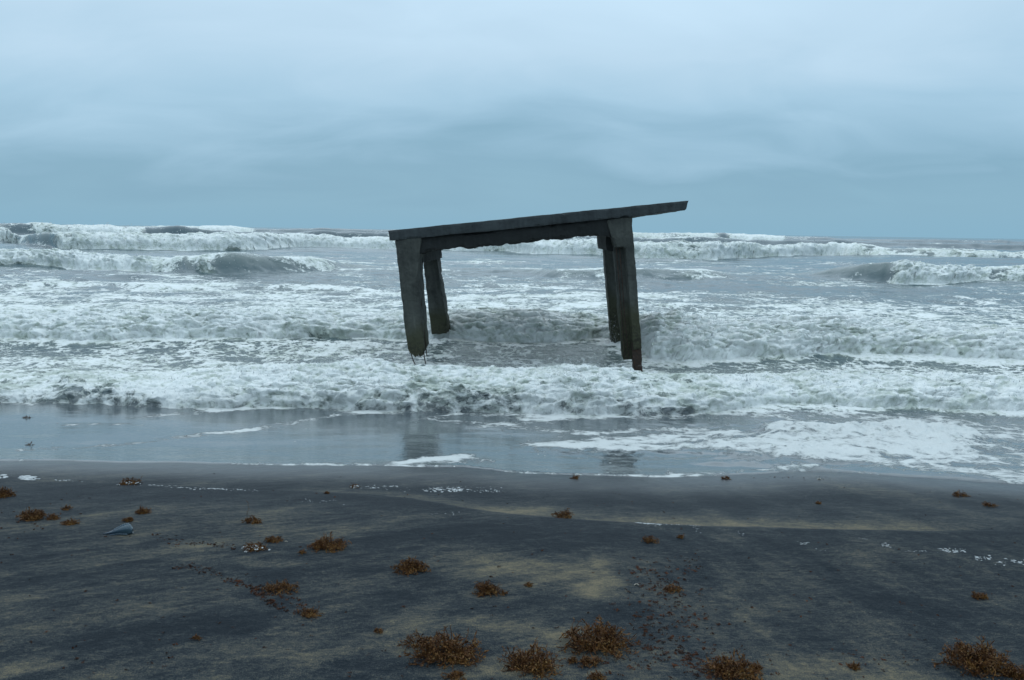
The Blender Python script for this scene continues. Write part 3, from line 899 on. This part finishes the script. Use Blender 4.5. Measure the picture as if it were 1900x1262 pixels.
def slab_warp(p, f, q):
    # broken, bevelled right end and a step in its soffit
    if f[0] > 0.985:
        p.x -= (1 - f[2]) * 0.055 + 0.02 * mnoise.noise(q * 6)
    if f[2] < 0.01 and p.x > 488 * S:
        p.z += 0.018
    if f[2] < 0.01 and 395 * S < p.x < 440 * S and f[1] < 0.02:
        p.z += 0.03 * max(0, mnoise.noise(q * 9) + .2)
    return p


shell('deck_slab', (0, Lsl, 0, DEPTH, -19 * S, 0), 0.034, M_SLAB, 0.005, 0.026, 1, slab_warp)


def beam_warp(p, f, q):
    if f[2] < 0.3:
        e = (0.3 - f[2]) / 0.3
        p.z += e * (0.03 * mnoise.fractal(q * 3.0, 0.5, 2.1, 5) + 0.022 * mnoise.noise(q * 11) + 0.015 * mnoise.noise(q * 27))
        xr = p.x / S
        # haunches where the beam runs into the legs
        p.z -= e * 0.10 * max(0.0, (xr - 385) / 30) if xr > 385 else 0
        p.z -= e * 0.06 * max(0.0, (80 - xr) / 40) if xr < 80 else 0
    return p


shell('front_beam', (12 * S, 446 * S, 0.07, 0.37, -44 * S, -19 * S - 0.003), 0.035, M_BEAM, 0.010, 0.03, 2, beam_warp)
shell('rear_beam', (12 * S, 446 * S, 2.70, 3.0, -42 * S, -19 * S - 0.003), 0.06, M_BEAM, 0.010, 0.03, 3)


def side_warp(p, f, q):
    if f[2] < 0.01:
        p.z += 0.03 * mnoise.fractal(q * 4, 0.5, 2.1, 4)
    return p


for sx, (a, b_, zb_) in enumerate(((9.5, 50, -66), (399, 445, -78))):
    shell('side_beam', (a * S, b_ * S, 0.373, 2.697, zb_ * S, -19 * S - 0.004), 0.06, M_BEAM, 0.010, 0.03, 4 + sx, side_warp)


def leg(x0, x1, y0, dpt, zb, seed, warp=None, mat=M_PILLAR, top=-19 * S - 0.003):
    return shell('leg', (x0 * S, x1 * S, y0, y0 + dpt, zb, top), 0.032, mat, 0.012, 0.035, seed, warp)


def warp_fl(p, f, q):
    zz = (p.z + 19 * S) / (-1.93 + 19 * S)             # 0 top, 1 bottom
    if f[0] > 0.5:                                       # inner face wider at the head, tapering, its corner spalled
        p.x += (0.10 * max(0, 1 - zz * 3.2) + 0.03 * (1 - zz)) * (f[0] - .5) * 2
        if f[1] < 0.35:
            c = mnoise.noise(q * 4) + .5 * mnoise.noise(q * 11)
            p.x -= (f[0] - .5) * 0.035 * max(0, c + .3) * (zz > .12)
    if zz > 0.93:                                        # jagged broken end, tapering to the bars
        e = (zz - .93) / .07
        p.x += (0.5 - f[0]) * 0.07 * e
        p.z += e * (0.05 * mnoise.fractal(q * 6, .5, 2.1, 4) + 0.05 * abs(f[0] - .55))
        p.z += e * 0.03 * f[1]
    return p


def warp_bl(p, f, q):
    zz = (p.z + 19 * S) / (-1.9 + 19 * S)
    if f[0] > 0.5:
        c = mnoise.fractal(q * 3, .5, 2.1, 4) + .5 * mnoise.noise(q * 12)
        p.x -= (f[0] - .5) * 2 * (0.055 * max(0, c) + 0.06 * (1 - zz) - 0.03 * zz)
        if 0.10 < zz < 0.17:
            p.x -= 0.03 * (f[0] - .5) * 2
    if f[2] < 0.01:
        p.z += 0.015 * mnoise.noise(q * 8)
    return p


def warp_fr(p, f, q):
    zz = (p.z + 19 * S) / (-2.27 + 19 * S)
    # the inner half of the front has broken away in a long groove
    if f[1] < 0.3 and f[0] < 0.47 and zz > 0.20 + .03 * mnoise.noise(q * 7):
        p.y += 0.13 + 0.03 * mnoise.noise(q * 6)
    if zz < 0.2:
        p.x -= (0.2 - zz) / 0.2 * 0.09 * (1 - f[0])
    if zz > 0.9 and f[0] > .45 and f[1] < .4:
        p.z += 0.17 + 0.02 * mnoise.noise(q * 9)
    return p


leg_fl = leg(9.2, 42.5, 0.03, 0.48, -1.93, 11, warp_fl)
leg_fr = leg(411, 446, 0.03, 0.50, -2.30, 12, warp_fr)
leg(6, 43, 2.62, 0.46, -1.92, 13, warp_bl)
leg(412, 447, 2.62, 0.46, -2.75, 14)


def rod(name, pts, r, mat, parent=ruin, sides=6):
    V, Fc = [], []
    for i, p in enumerate(pts):
        p = Vector(p)
        d = (Vector(pts[min(i + 1, len(pts) - 1)]) - Vector(pts[max(i - 1, 0)])).normalized()
        a = d.orthogonal().normalized()
        c = d.cross(a)
        for k in range(sides):
            t = 2 * math.pi * k / sides
            V.append(p + (a * math.cos(t) + c * math.sin(t)) * r)
    n = len(pts)
    for i in range(n - 1):
        for k in range(sides):
            k2 = (k + 1) % sides
            Fc.append((i * sides + k, i * sides + k2, (i + 1) * sides + k2, (i + 1) * sides + k))
    Fc.append(tuple(range(sides))[::-1])
    Fc.append(tuple((n - 1) * sides + k for k in range(sides)))
    return tri_mesh(name, V, Fc, mat, parent, smooth=True)


# bars hanging out of the broken front left leg, and those laid bare along the legs
rod('rebar', [(14 * S, .10, -1.84), (15 * S, .09, -1.95), (18 * S, .07, -2.02), (21.5 * S, .06, -2.09)], .009, M_RUST, leg_fl)
rod('rebar', [(39 * S, .09, -1.80), (38.5 * S, .08, -1.94), (39.5 * S, .07, -2.04), (41 * S, .06, -2.12)], .009, M_RUST, leg_fl)
rod('rebar', [(43.5 * S, .16, -.62), (43.2 * S, .15, -1.1), (42.0 * S, .15, -1.5), (42.5 * S, .14, -1.96)], .008, M_RUST, leg_fl)
rod('rebar', [(420 * S, .10, -.55), (420 * S, .10, -1.1), (419 * S, .10, -1.7), (421 * S, .10, -2.28)], .008, M_RUST, leg_fr)
rod('rebar', [(414 * S, .12, -.55), (414.5 * S, .12, -1.2), (414 * S, .11, -2.28)], .008, M_RUST, leg_fr)


def core_warp(p, f, q):
    if f[2] < .05:
        p.z += 0.03 * mnoise.noise(q * 9) + .04 * (1 - f[0])
    return p


tag(shell('rusted_core', (428 * S, 444.5 * S, 0.06, 0.34, -2.50, -2.02), 0.025, M_RUST, 0.012, 0.02, 21, core_warp, leg_fr),
    'rust brown core laid bare at the foot of the leg')

# ------------------------------------------------------------------ seaweed
def frond_geo(rng, w_, d_, h_, nbr, leafscale, tall=0.0):
    """branches, blades and bladders of one clump of floating weed, in metres about its base"""
    sv, sf, lv, lf, bv, bf = [], [], [], [], [], []

    def tube(p, q, r):
        d = (q - p)
        if d.length < 1e-5:
            return
        d.normalize()
        a = d.orthogonal().normalized()
        c = d.cross(a)
        n = len(sv)
        for e, rr in ((p, r), (q, r * .8)):
            for k in range(3):
                t = 2.094 * k
                sv.append(e + (a * math.cos(t) + c * math.sin(t)) * rr)
        for k in range(3):
            k2 = (k + 1) % 3
            sf.append((n + k, n + k2, n + 3 + k2, n + 3 + k))

    def blade(p, d, L):
        d = d.normalized()
        s = d.orthogonal().normalized()
        s = (s * math.cos(rng.uniform(0, 6.28)) + d.cross(s) * math.sin(rng.uniform(0, 6.28))).normalized()
        wv = L * rng.uniform(.09, .17)
        up = d.cross(s) * L * rng.uniform(-.2, .2)
        n = len(lv)
        lv.extend([p, p + d * L * .45 + s * wv + up * .5, p + d * L + up * 1.6, p + d * L * .45 - s * wv + up * .5, p + d * L * .5 + up * .1])
        lf.extend([(n, n + 1, n + 4), (n + 1, n + 2, n + 4), (n + 2, n + 3, n + 4), (n + 3, n, n + 4)])

    def ball(p, r):
        n = len(bv)
        for v in ((1, 0, 0), (-1, 0, 0), (0, 1, 0), (0, -1, 0), (0, 0, 1), (0, 0, -1)):
            bv.append(p + Vector(v) * r)
        for a, b, c in ((0, 2, 4), (2, 1, 4), (1, 3, 4), (3, 0, 4), (2, 0, 5), (1, 2, 5), (3, 1, 5), (0, 3, 5)):
            bf.append((n + a, n + b, n + c))

    sd_ = rng.uniform(0, 90)
    for k in range(nbr):
        a = rng.uniform(0, 6.28)
        rr = math.sqrt(rng.uniform(0, 1)) * .62
        p = Vector((math.cos(a) * rr * w_ / 2, math.sin(a) * rr * d_ / 2, rng.uniform(0, .35) * h_ * (1 - rr)))
        d = Vector((math.cos(a) * rr + rng.normal(0, .55), math.sin(a) * rr + rng.normal(0, .55), rng.uniform(.0, 1.25) * h_ / (.35 * w_ + .65 * h_)))
        L = rng.uniform(.22, .46) * max(w_, h_ * 1.2)
        ns = int(rng.integers(4, 7))
        for i in range(ns):
            d = (d + Vector(rng.normal(0, .38, 3))).normalized()
            q = p + d * (L / ns)
            # keep inside a heap shape lying on the ground
            lim = h_ * max(.16, 1 - ((q.x / (w_ / 2 + 1e-6)) ** 2 * .75 + (q.y / (d_ / 2 + 1e-6)) ** 2 * .75))
            lim *= 0.62 + 1.2 * abs(mnoise.noise(Vector((q.x * 16 + sd_, q.y * 16, 0))))
            if k % 6 == 0:
                lim = h_ * 1.1
            if q.z > lim:
                q.z = lim - rng.uniform(0, .15) * h_
                d.z *= -.3
            if q.z < .003:
                q.z = .003
                d.z = abs(d.z) * .4
            tube(p, q, .0019 * leafscale)
            for _ in range(int(rng.integers(2, 4))):
                bd = (d * .6 + Vector(rng.normal(0, .8, 3)))
                bd.z += .25
                blade(p.lerp(q, rng.uniform(0, 1)), bd, rng.lognormal(math.log(.015), .35) * leafscale)
            if rng.uniform() < .65:
                o = Vector(rng.normal(0, .007, 3)) * leafscale
                ball(p.lerp(q, .5) + o + Vector((0, 0, .003)), rng.uniform(.0022, .0042) * leafscale)
            p = q
    if tall:
        p = Vector((-.3 * w_, 0, .3 * h_))
        for i in range(7):
            q = p + Vector((rng.normal(0, .006) - .003, rng.normal(0, .006), tall / 7))
            tube(p, q, .0018 * leafscale)
            for _ in range(2):
                blade(q, Vector(rng.normal(0, 1, 3)) + Vector((0, 0, .5)), rng.uniform(.010, .018) * leafscale)
            p = q
    return (sv, sf), (lv, lf), (bv, bf)


def clump(px, py, wpx, hpx, label, seed, dense=1.0, tall=0, foam=False, name='seaweed_clump', rot=0.0, water=None):
    p = hit(px, py - hpx * 0.12) if water is None else Vector((*hit(px, py)[:2], hit(px, py).z + water))
    p.z = float(sand_full(p.x, p.y)) + (water or 0)
    dist = (p - Vector((0, 0, H))).length
    m = dist / F
    w_, h_ = wpx * m * 0.93, max(hpx * m * 0.88, .012)
    d_ = w_ * .62
    rng = np.random.default_rng(seed)
    ls = float(np.clip(.42 + w_ * 1.8, .45, .85))
    nbr = int(np.clip(dense * 400 * w_ * (.5 + h_ * 5) / ls, 5, 120))
    st, bl, ba = frond_geo(rng, w_, d_, h_, nbr, ls, tall * m)
    e = bpy.data.objects.new(name, None)
    COL.objects.link(e)
    e.empty_display_size = .05
    e.location = p
    e.rotation_euler.z = rot
    tag(e, label, 'seaweed', 'clumps of brown seaweed washed up on the beach')
    tag(tri_mesh('stems', *st, M_STEM, e), kind='stuff')
    tag(tri_mesh('blades', *bl, M_BLADE, e), kind='stuff')
    if ba[0]:
        tag(tri_mesh('air_bladders', *ba, M_BLAD, e), kind='stuff')
    if foam:
        V, Fc = [], []
        for k in range(46):
            c = Vector((rng.normal(0, .22) * w_, rng.normal(-.12, .2) * d_, rng.uniform(0, .45) * h_))
            add_blob(V, Fc, c, rng.uniform(.002, .005), .8, rng)
        tag(tri_mesh('foam_bubbles', V, Fc, M_FOAM, e, smooth=True), kind='stuff')
    return e


_ico = None


def add_blob(V, Fc, c, r, flat, rng, lump=.25):
    global _ico
    if _ico is None:
        bm = bmesh.new()
        bmesh.ops.create_icosphere(bm, subdivisions=2, radius=1)
        bm.verts.ensure_lookup_table()
        _ico = ([v.co.copy() for v in bm.verts], [tuple(v.index for v in f.verts) for f in bm.faces])
        bm.free()
    n = len(V)
    s = Vector(rng.uniform(-50, 50, 3))
    for v in _ico[0]:
        k = 1 + lump * mnoise.noise(v * 1.6 + s) + lump * .5 * mnoise.noise(v * 4 + s)
        V.append(c + Vector((v.x * r * k, v.y * r * k, v.z * r * k * flat)))
    Fc.extend(tuple(n + i for i in f) for f in _ico[1])


CL = [
    (830, 1226, 122, 66, 'wide spiky brown seaweed heap with a side branch, bottom centre left', dict(dense=1.2, foam=False)),
    (772, 1204, 62, 42, 'thin branching seaweed sprig touching the left of the wide spiky heap', dict(dense=.55)),
    (850, 1228, 40, 18, 'dark low seaweed tuft at the front foot of the wide spiky heap', dict(dense=1)),
    (1105, 1208, 128, 74, 'tallest dense golden brown seaweed heap, bottom centre', dict(dense=1.5)),
    (985, 1243, 108, 42, 'low dark seaweed heap with two upright tips between the two big heaps', dict(dense=1.3, tall=24)),
    (1062, 1232, 18, 22, 'small forked sprig just right of the low dark heap', {}),
    (1095, 1236, 44, 20, 'small loose seaweed tuft in front of the tallest dense heap', {}),
    (1362, 1254, 98, 40, 'low brown seaweed heap at the bottom edge, right of centre', dict(dense=1.2)),
    (1402, 1246, 30, 14, 'flat seaweed tail on the right end of the bottom edge heap', {}),
    (1808, 1247, 112, 70, 'rounded dense seaweed heap in the bottom right corner area', dict(dense=1.5)),
    (1886, 1260, 48, 32, 'pale seaweed tuft cut by the right frame edge at the bottom', {}),
    (762, 1062, 66, 32, 'lone golden brown seaweed tuft in the middle, left of centre', dict(dense=1.3)),
    (903, 1104, 52, 32, 'round dark brown seaweed tuft below the pale sand patch', dict(dense=1.4)),
    (934, 1105, 14, 9, 'tiny sprig just right of the round dark tuft', {}),
    (980, 1090, 16, 13, 'tiny spiky sprig on the pale sand patch', {}),
    (609, 1020, 70, 24, 'long low seaweed roll left of centre', dict(dense=1.8)),
    (472, 1022, 44, 16, 'seaweed clump mixed with white foam bubbles, left of the long low roll', dict(foam=True, dense=1.2)),
    (508, 1007, 34, 14, 'small seaweed clump just above the foam flecked clump', dict(dense=1.1)),
    (560, 1028, 14, 8, 'tiny dark tuft just below and left of the long low roll', {}),
    (470, 972, 34, 15, 'seaweed sprig with one tall upright stalk', dict(tall=30)),
    (60, 968, 44, 32, 'upright bushy orange brown seaweed clump at far left', dict(dense=1.8)),
    (100, 966, 22, 15, 'small seaweed tuft right beside the bushy orange clump', {}),
    (124, 950, 16, 16, 'thin upright sprig behind the small tuft at far left', {}),
    (131, 974, 30, 9, 'flat yellowish seaweed scrap at far left', dict(dense=1.3)),
    (238, 970, 18, 14, 'small tuft just above the blue jellyfish', dict(dense=1.4)),
    (265, 955, 28, 12, 'small tuft up and right of the blue jellyfish', dict(dense=1.3)),
    (6, 926, 36, 24, 'reddish seaweed clump cut by the left frame edge', dict(dense=1.5)),
    (242, 901, 38, 13, 'seaweed clump with white foam on the upper left foam line', dict(foam=True)),
    (658, 906, 18, 10, 'small foamy seaweed tuft at the left end of the bright foam line', dict(foam=True)),
    (607, 919, 10, 8, 'tiny dark tuft left of the bright foam line', {}),
    (520, 1097, 64, 16, 'long dark flattened seaweed strand, lower left of centre', dict(dense=.9)),
    (574, 1142, 40, 12, 'dark flat seaweed scrap below the long dark strand', {}),
    (1045, 962, 42, 20, 'reddish branching sprig lying on the tan sand band', dict(dense=.8)),
    (1208, 1013, 32, 20, 'seaweed sprig below the white foam fleck, right of centre', dict(dense=.8)),
    (1263, 1006, 16, 13, 'tiny star shaped tuft right of the sprig below the foam fleck', {}),
    (1248, 1100, 36, 17, 'reddish scrap among the scattered litter, right of centre', dict(dense=.9)),
    (1068, 889, 20, 7, 'small red brown scrap at the water edge, centre right', {}),
    (1347, 890, 20, 9, 'small red sprig at the water edge beside the froth pad', dict(dense=.7)),
    (1780, 922, 28, 12, 'pair of thin red sprigs below the froth, upper right of the sand', dict(dense=.7)),
    (1835, 941, 26, 10, 'thin dark red sprig near the right frame edge', dict(dense=.6)),
    (1518, 936, 11, 7, 'tiny dark tuft alone on the dark sand, right of centre', {}),
    (1816, 1113, 28, 11, 'small golden sprig alone on the sand at right', {}),
    (1585, 1242, 20, 13, 'small golden tuft left of the bottom right heap', dict(dense=1.3)),
    (702, 1176, 15, 16, 'small forked sprig left of the wide spiky heap', {}),
    (1108, 1261, 30, 16, 'small reddish tuft at the bottom edge below the tallest heap', {}),
    (845, 1259, 42, 10, 'flat blackish seaweed scrap at the bottom edge, centre left', {}),
    (364, 1187, 13, 9, 'tiny dark sprig alone in the lower left sand', {}),
    (50, 779, 20, 9, 'seaweed sprig standing in the thin water, far left nearest the breaker', dict(water=.0, dense=.7)),
    (54, 829, 20, 6, 'seaweed sprig standing in the thin water, far left nearest the sand', dict(water=.0, dense=.7)),
    (346, 813, 10, 6, 'tiny sprig standing in the thin water on the foam streak', dict(water=.0)),
]
for i, (px, py, wp, hp, lab, kw) in enumerate(CL):
    clump(px, py, wp, hp, lab, 500 + i, **kw)


def litter(name, label, spots, seed, mat):
    """broken bits of weed, each a crumpled scrap of a few faces"""
    rng = np.random.default_rng(seed)
    V, Fc = [], []
    for px, py, s in spots:
        if py < 868:
            continue
        p = hit(px, py)
        z = float(sand_full(p.x, p.y))
        for k in range(int(rng.integers(2, 6))):
            c = Vector((p.x + rng.normal(0, s * .6), p.y + rng.normal(0, s * .6), z + s * rng.uniform(.1, .5)))
            n = len(V)
            d = Vector(rng.normal(0, 1, 3))
            d.z *= .5
            d = d.normalized() * s * rng.uniform(.6, 1.6)
            e = d.orthogonal().normalized() * s * rng.uniform(.2, .5)
            g = Vector((0, 0, s * rng.uniform(.2, .5)))
            V.extend([c - d, c + e + g, c + d, c - e + g * .3, c + g])
            Fc.extend([(n, n + 1, n + 4), (n + 1, n + 2, n + 4), (n + 2, n + 3, n + 4), (n + 3, n, n + 4), (n, n + 3, n + 2, n + 1)])
    o = tri_mesh(name, V, Fc, mat)
    tag(o, label, 'seaweed litter', kind='stuff')


rg = np.random.default_rng(77)
sp = []
for k in range(330):                                        # dense scatter at lower right of centre
    t = rg.uniform() ** 0.8
    y = 1035 + 225 * t
    x = 1230 + rg.normal(0, 30 + 45 * t) + 25 * t
    sp.append((x, y, rg.uniform(.0035, .008)))
for bx, by, n in [(1195, 1062, 12), (1285, 1040, 10), (1290, 1060, 9), (1245, 1090, 14), (1200, 1085, 8), (1205, 1205, 14), (1290, 1235, 18), (1300, 1250, 18), (1250, 1185, 8), (1270, 1220, 10)]:
    for k in range(n):
        sp.append((bx + rg.normal(0, 11), by + rg.normal(0, 4), rg.uniform(.003, .007)))
litter('seaweed_litter', 'reddish crumbs of seaweed scattered over the sand right of centre', sp, 1, M_WEEDDARK)
sp = []
trail = [(290, 995), (330, 1006), (400, 1012), (440, 1015)], [(330, 1052), (365, 1055), (420, 1075), (470, 1090), (490, 1110), (505, 1122), (530, 1135)], [(470, 1090), (490, 1100), (545, 1110), (565, 1140)]
for tr in trail:
    for a, b in zip(tr[:-1], tr[1:]):
        for k in range(24):
            t = rg.uniform()
            sp.append((a[0] + (b[0] - a[0]) * t + rg.normal(0, 7), a[1] + (b[1] - a[1]) * t + rg.normal(0, 3.5), rg.uniform(.003, .007)))
litter('seaweed_litter', 'trail of dark seaweed crumbs curving across the sand at left', sp, 2, M_WEEDDARK)
sp = [(rg.uniform(-100, 2000), 870 + 392 * rg.uniform() ** 0.9, rg.uniform(.0025, .006)) for k in range(420)]
sp += [(1480 + rg.normal(0, 50), 884 + abs(rg.normal(0, 3)) + 0.02 * k, rg.uniform(.002, .005)) for k in range(40)]
sp += [(80 + rg.normal(0, 60), 955 + rg.normal(0, 18), rg.uniform(.003, .007)) for k in range(40)]
sp += [(1640 + rg.normal(0, 60), 1225 + rg.normal(0, 10), rg.uniform(.003, .006)) for k in range(25)]
litter('seaweed_litter', 'sparse dark specks of seaweed strewn over the whole beach', sp, 3, M_WEEDDARK)


# ------------------------------------------------------------------ foam left on the sand
def residue(label, runs, seed):
    rng = np.random.default_rng(seed)
    V, Fc = [], []
    for (x0, y0, x1, y1, wd, n, smin, smax) in runs:
        for k in range(int(n * 2.2)):
            t = rng.uniform()
            p = hit(x0 + (x1 - x0) * t + rng.normal(0, 2), y0 + (y1 - y0) * t + rng.normal(0, wd * 1.35))
            z = float(sand_full(p.x, p.y))
            r = smin * .6 + (smax - smin) * rng.uniform() ** 2 * .8
            n0 = len(V)
            add_blob(V, Fc, Vector((0, 0, 0)), r * .8, rng.uniform(.18, .4), rng, .5)
            sx_ = rng.uniform(.8, 2.2)
            for q in range(n0, len(V)):
                v = V[q]
                V[q] = Vector((p.x + v.x * sx_, p.y + v.y, z + v.z))
    o = tri_mesh('foam_residue', V, Fc, M_FOAM, smooth=True)
    tag(o, label, 'foam', kind='stuff')


residue('white foam scum left on the sand at the far left', [(-40, 883, 20, 886, 1.5, 26, .008, .026), (38, 887, 70, 887, 1.3, 22, .010, .026), (100, 890, 190, 897, .8, 14, .004, .010),
        (280, 902, 300, 904, .8, 10, .006, .012)], 1)
residue('broken white foam line on the sand, left of centre', [(300, 904, 480, 910, 1.0, 46, .003, .009), (310, 906, 420, 909, .7, 30, .004, .010)], 2)
residue('bright bubbly foam line on the sand at centre', [(670, 904, 930, 912, 1.2, 60, .003, .010), (690, 906, 860, 909, 1.4, 90, .005, .014), (720, 902, 930, 905, .6, 26, .0025, .005), (560, 929, 640, 935, 2, 8, .003, .005),
        (800, 955, 850, 952, 2, 12, .003, .005)], 3)
residue('small white foam fleck below the tan sand band', [(1178, 973, 1222, 979, 1.0, 22, .003, .009), (1200, 976, 1225, 979, .8, 16, .005, .010), (1225, 974, 1300, 978, 1, 10, .003, .005), (1290, 984, 1300, 990, 2, 6, .003, .005), (1330, 992, 1380, 996, 2, 8, .003, .006)], 4)
residue('string of white foam flecks crossing the sand at right', [(1480, 1012, 1500, 1016, 2, 8, .003, .006), (1500, 1026, 1530, 1027, .8, 8, .003, .006), (1600, 1027, 1720, 1028, .7, 30, .002, .005), (1636, 1013, 1660, 1027, 1.5, 20, .004, .009),
        (1740, 1026, 1790, 1028, 1.6, 24, .003, .008), (1810, 1040, 1840, 1040, 1.2, 12, .004, .008), (1850, 1046, 1910, 1050, 2.0, 24, .003, .009), (1590, 1005, 1610, 1008, 1.2, 6, .002, .005)], 5)


# ------------------------------------------------------------------ the blue jellyfish
def jelly():
    m, t, b = material('jellyfish_float')
    tc = t.n('ShaderNodeTexCoord').outputs['Object']
    x = t.n('ShaderNodeSeparateXYZ', {0: tc})
    n = t.noise(tc, 40, 3, .6).outputs[0]
    c = t.mix(t.ss(t.m('ADD', x.outputs[0], t.m('MULTIPLY', n, .02)), -.05, .09), (0.014, 0.036, 0.062), (0.062, 0.105, 0.135))
    setp(t, b, Base_Color=c, Roughness=.22, Transmission_Weight=.25, IOR=1.34, Coat_Weight=.5)
    m2, t2, b2 = material('jellyfish_crest')
    setp(t2, b2, Base_Color=(0.06, 0.11, 0.15), Roughness=.3, Transmission_Weight=.3, IOR=1.34)
    p = hit(219, 991)
    s = (p - Vector((0, 0, H))).length / F
    e = bpy.data.objects.new('jellyfish', None)
    COL.objects.link(e)
    e.location = (p.x, p.y, float(sand_full(p.x, p.y)))
    e.rotation_euler.z = .15
    e.empty_display_size = .05
    tag(e, 'blue translucent jellyfish float stranded on the sand at left', 'jellyfish')
    L = 46 * s
    V, Fc = [], []
    nu, nv = 26, 14
    cen = lambda a: Vector(((a - .5) * L, 0, 0))
    rad = lambda a: L * (.018 + .155 * (math.sin(min(1, a * 1.02) ** 1.1 * math.pi * .5 + 0) ** 1.3) * (1 - max(0, (a - .80) / .2) ** 2.2 * .75))
    for i in range(nu + 1):
        a = i / nu
        r = rad(a)
        for j in range(nv):
            q = 2 * math.pi * j / nv
            pinch = 1 + .05 * math.sin(a * 60)
            V.append(cen(a) + Vector((0, math.cos(q) * r * 1.05, r * .82 + math.sin(q) * r * pinch * .95 + .10 * L * max(0, a - .3) * (math.sin(q) > 0))))
    for i in range(nu):
        for j in range(nv):
            j2 = (j + 1) % nv
            Fc.append((i * nv + j, i * nv + j2, (i + 1) * nv + j2, (i + 1) * nv + j))
    Fc.append(tuple(range(nv)))
    Fc.append(tuple(nu * nv + j for j in range(nv))[::-1])
    tri_mesh('gas_float', V, Fc, m, e, smooth=True)
    V, Fc = [], []
    for i in range(31):                                     # ruffled sail along the top
        a = .30 + .68 * i / 30
        zb = rad(a) * 1.72 + .10 * L * max(0, a - .3)
        hgt = L * .045 * math.sin((a - .30) / .70 * math.pi) ** .6 * (1 + .3 * math.sin(i * 2.1))
        off = .004 * math.sin(i * 2.1)
        for yy, zz in ((-.006, zb - .01), (off - .0012, zb + hgt), (off + .0012, zb + hgt), (.006, zb - .01)):
            V.append(cen(a) + Vector((0, yy, zz)))
        if i:
            n = (i - 1) * 4
            for k in range(3):
                Fc.append((n + k, n + k + 1, n + 5 + k, n + 4 + k))
    tri_mesh('crest', V, Fc, m2, e, smooth=True)
    V, Fc = [], []
    rng = np.random.default_rng(5)
    for k in range(7):                                      # short tangled tentacles under it
        x0 = rng.uniform(-.2, .25) * L
        pts = [Vector((x0 + rng.normal(0, .004) * q, -.04 * L - .005 * q + rng.normal(0, .004), .004)) for q in range(5)]
        for a, b_ in zip(pts[:-1], pts[1:]):
            n = len(V)
            V.extend([a + Vector((0, -.002, 0)), a + Vector((0, .002, 0)), a + Vector((0, 0, .004)), b_ + Vector((0, -.002, 0)), b_ + Vector((0, .002, 0)), b_ + Vector((0, 0, .004))])
            Fc.extend([(n, n + 2, n + 5, n + 3), (n + 2, n + 1, n + 4, n + 5)])
    tri_mesh('tentacles', V, Fc, m, e)


jelly()


# a few bits of pale shell
def shell_bit(px, py, r, label, seed):
    rng = np.random.default_rng(seed)
    p = hit(px, py)
    V, Fc = [], []
    n = 9
    for ring, (rr, zz) in enumerate(((1.0, .05), (.72, .42), (.3, .62))):
        for k in range(n):
            a = math.pi * 1.25 * k / (n - 1) - .4
            V.append(Vector((math.cos(a) * rr * r * (1 + .12 * rng.normal()), math.sin(a) * rr * r * .7, zz * r)))
    for ring in range(2):
        for k in range(n - 1):
            Fc.append((ring * n + k, ring * n + k + 1, (ring + 1) * n + k + 1, (ring + 1) * n + k))
    o = tri_mesh('shell_fragment', V, Fc, mat_foam('pale_shell', (.62, .55, .45)), smooth=True)
    o.modifiers.new('thickness', 'SOLIDIFY').thickness = .0015
    o.location = (p.x, p.y, float(sand_full(p.x, p.y)))
    tag(o, label, 'shell', 'pale shell fragments on the sand')


shell_bit(1181, 1088, .010, 'pale shell fragment among the seaweed litter right of centre', 1)
shell_bit(1520, 890, .014, 'white shell fragment near the water edge below the froth pad', 2)
shell_bit(531, 1006, .007, 'tiny white shell fragment left of the long low seaweed roll', 3)
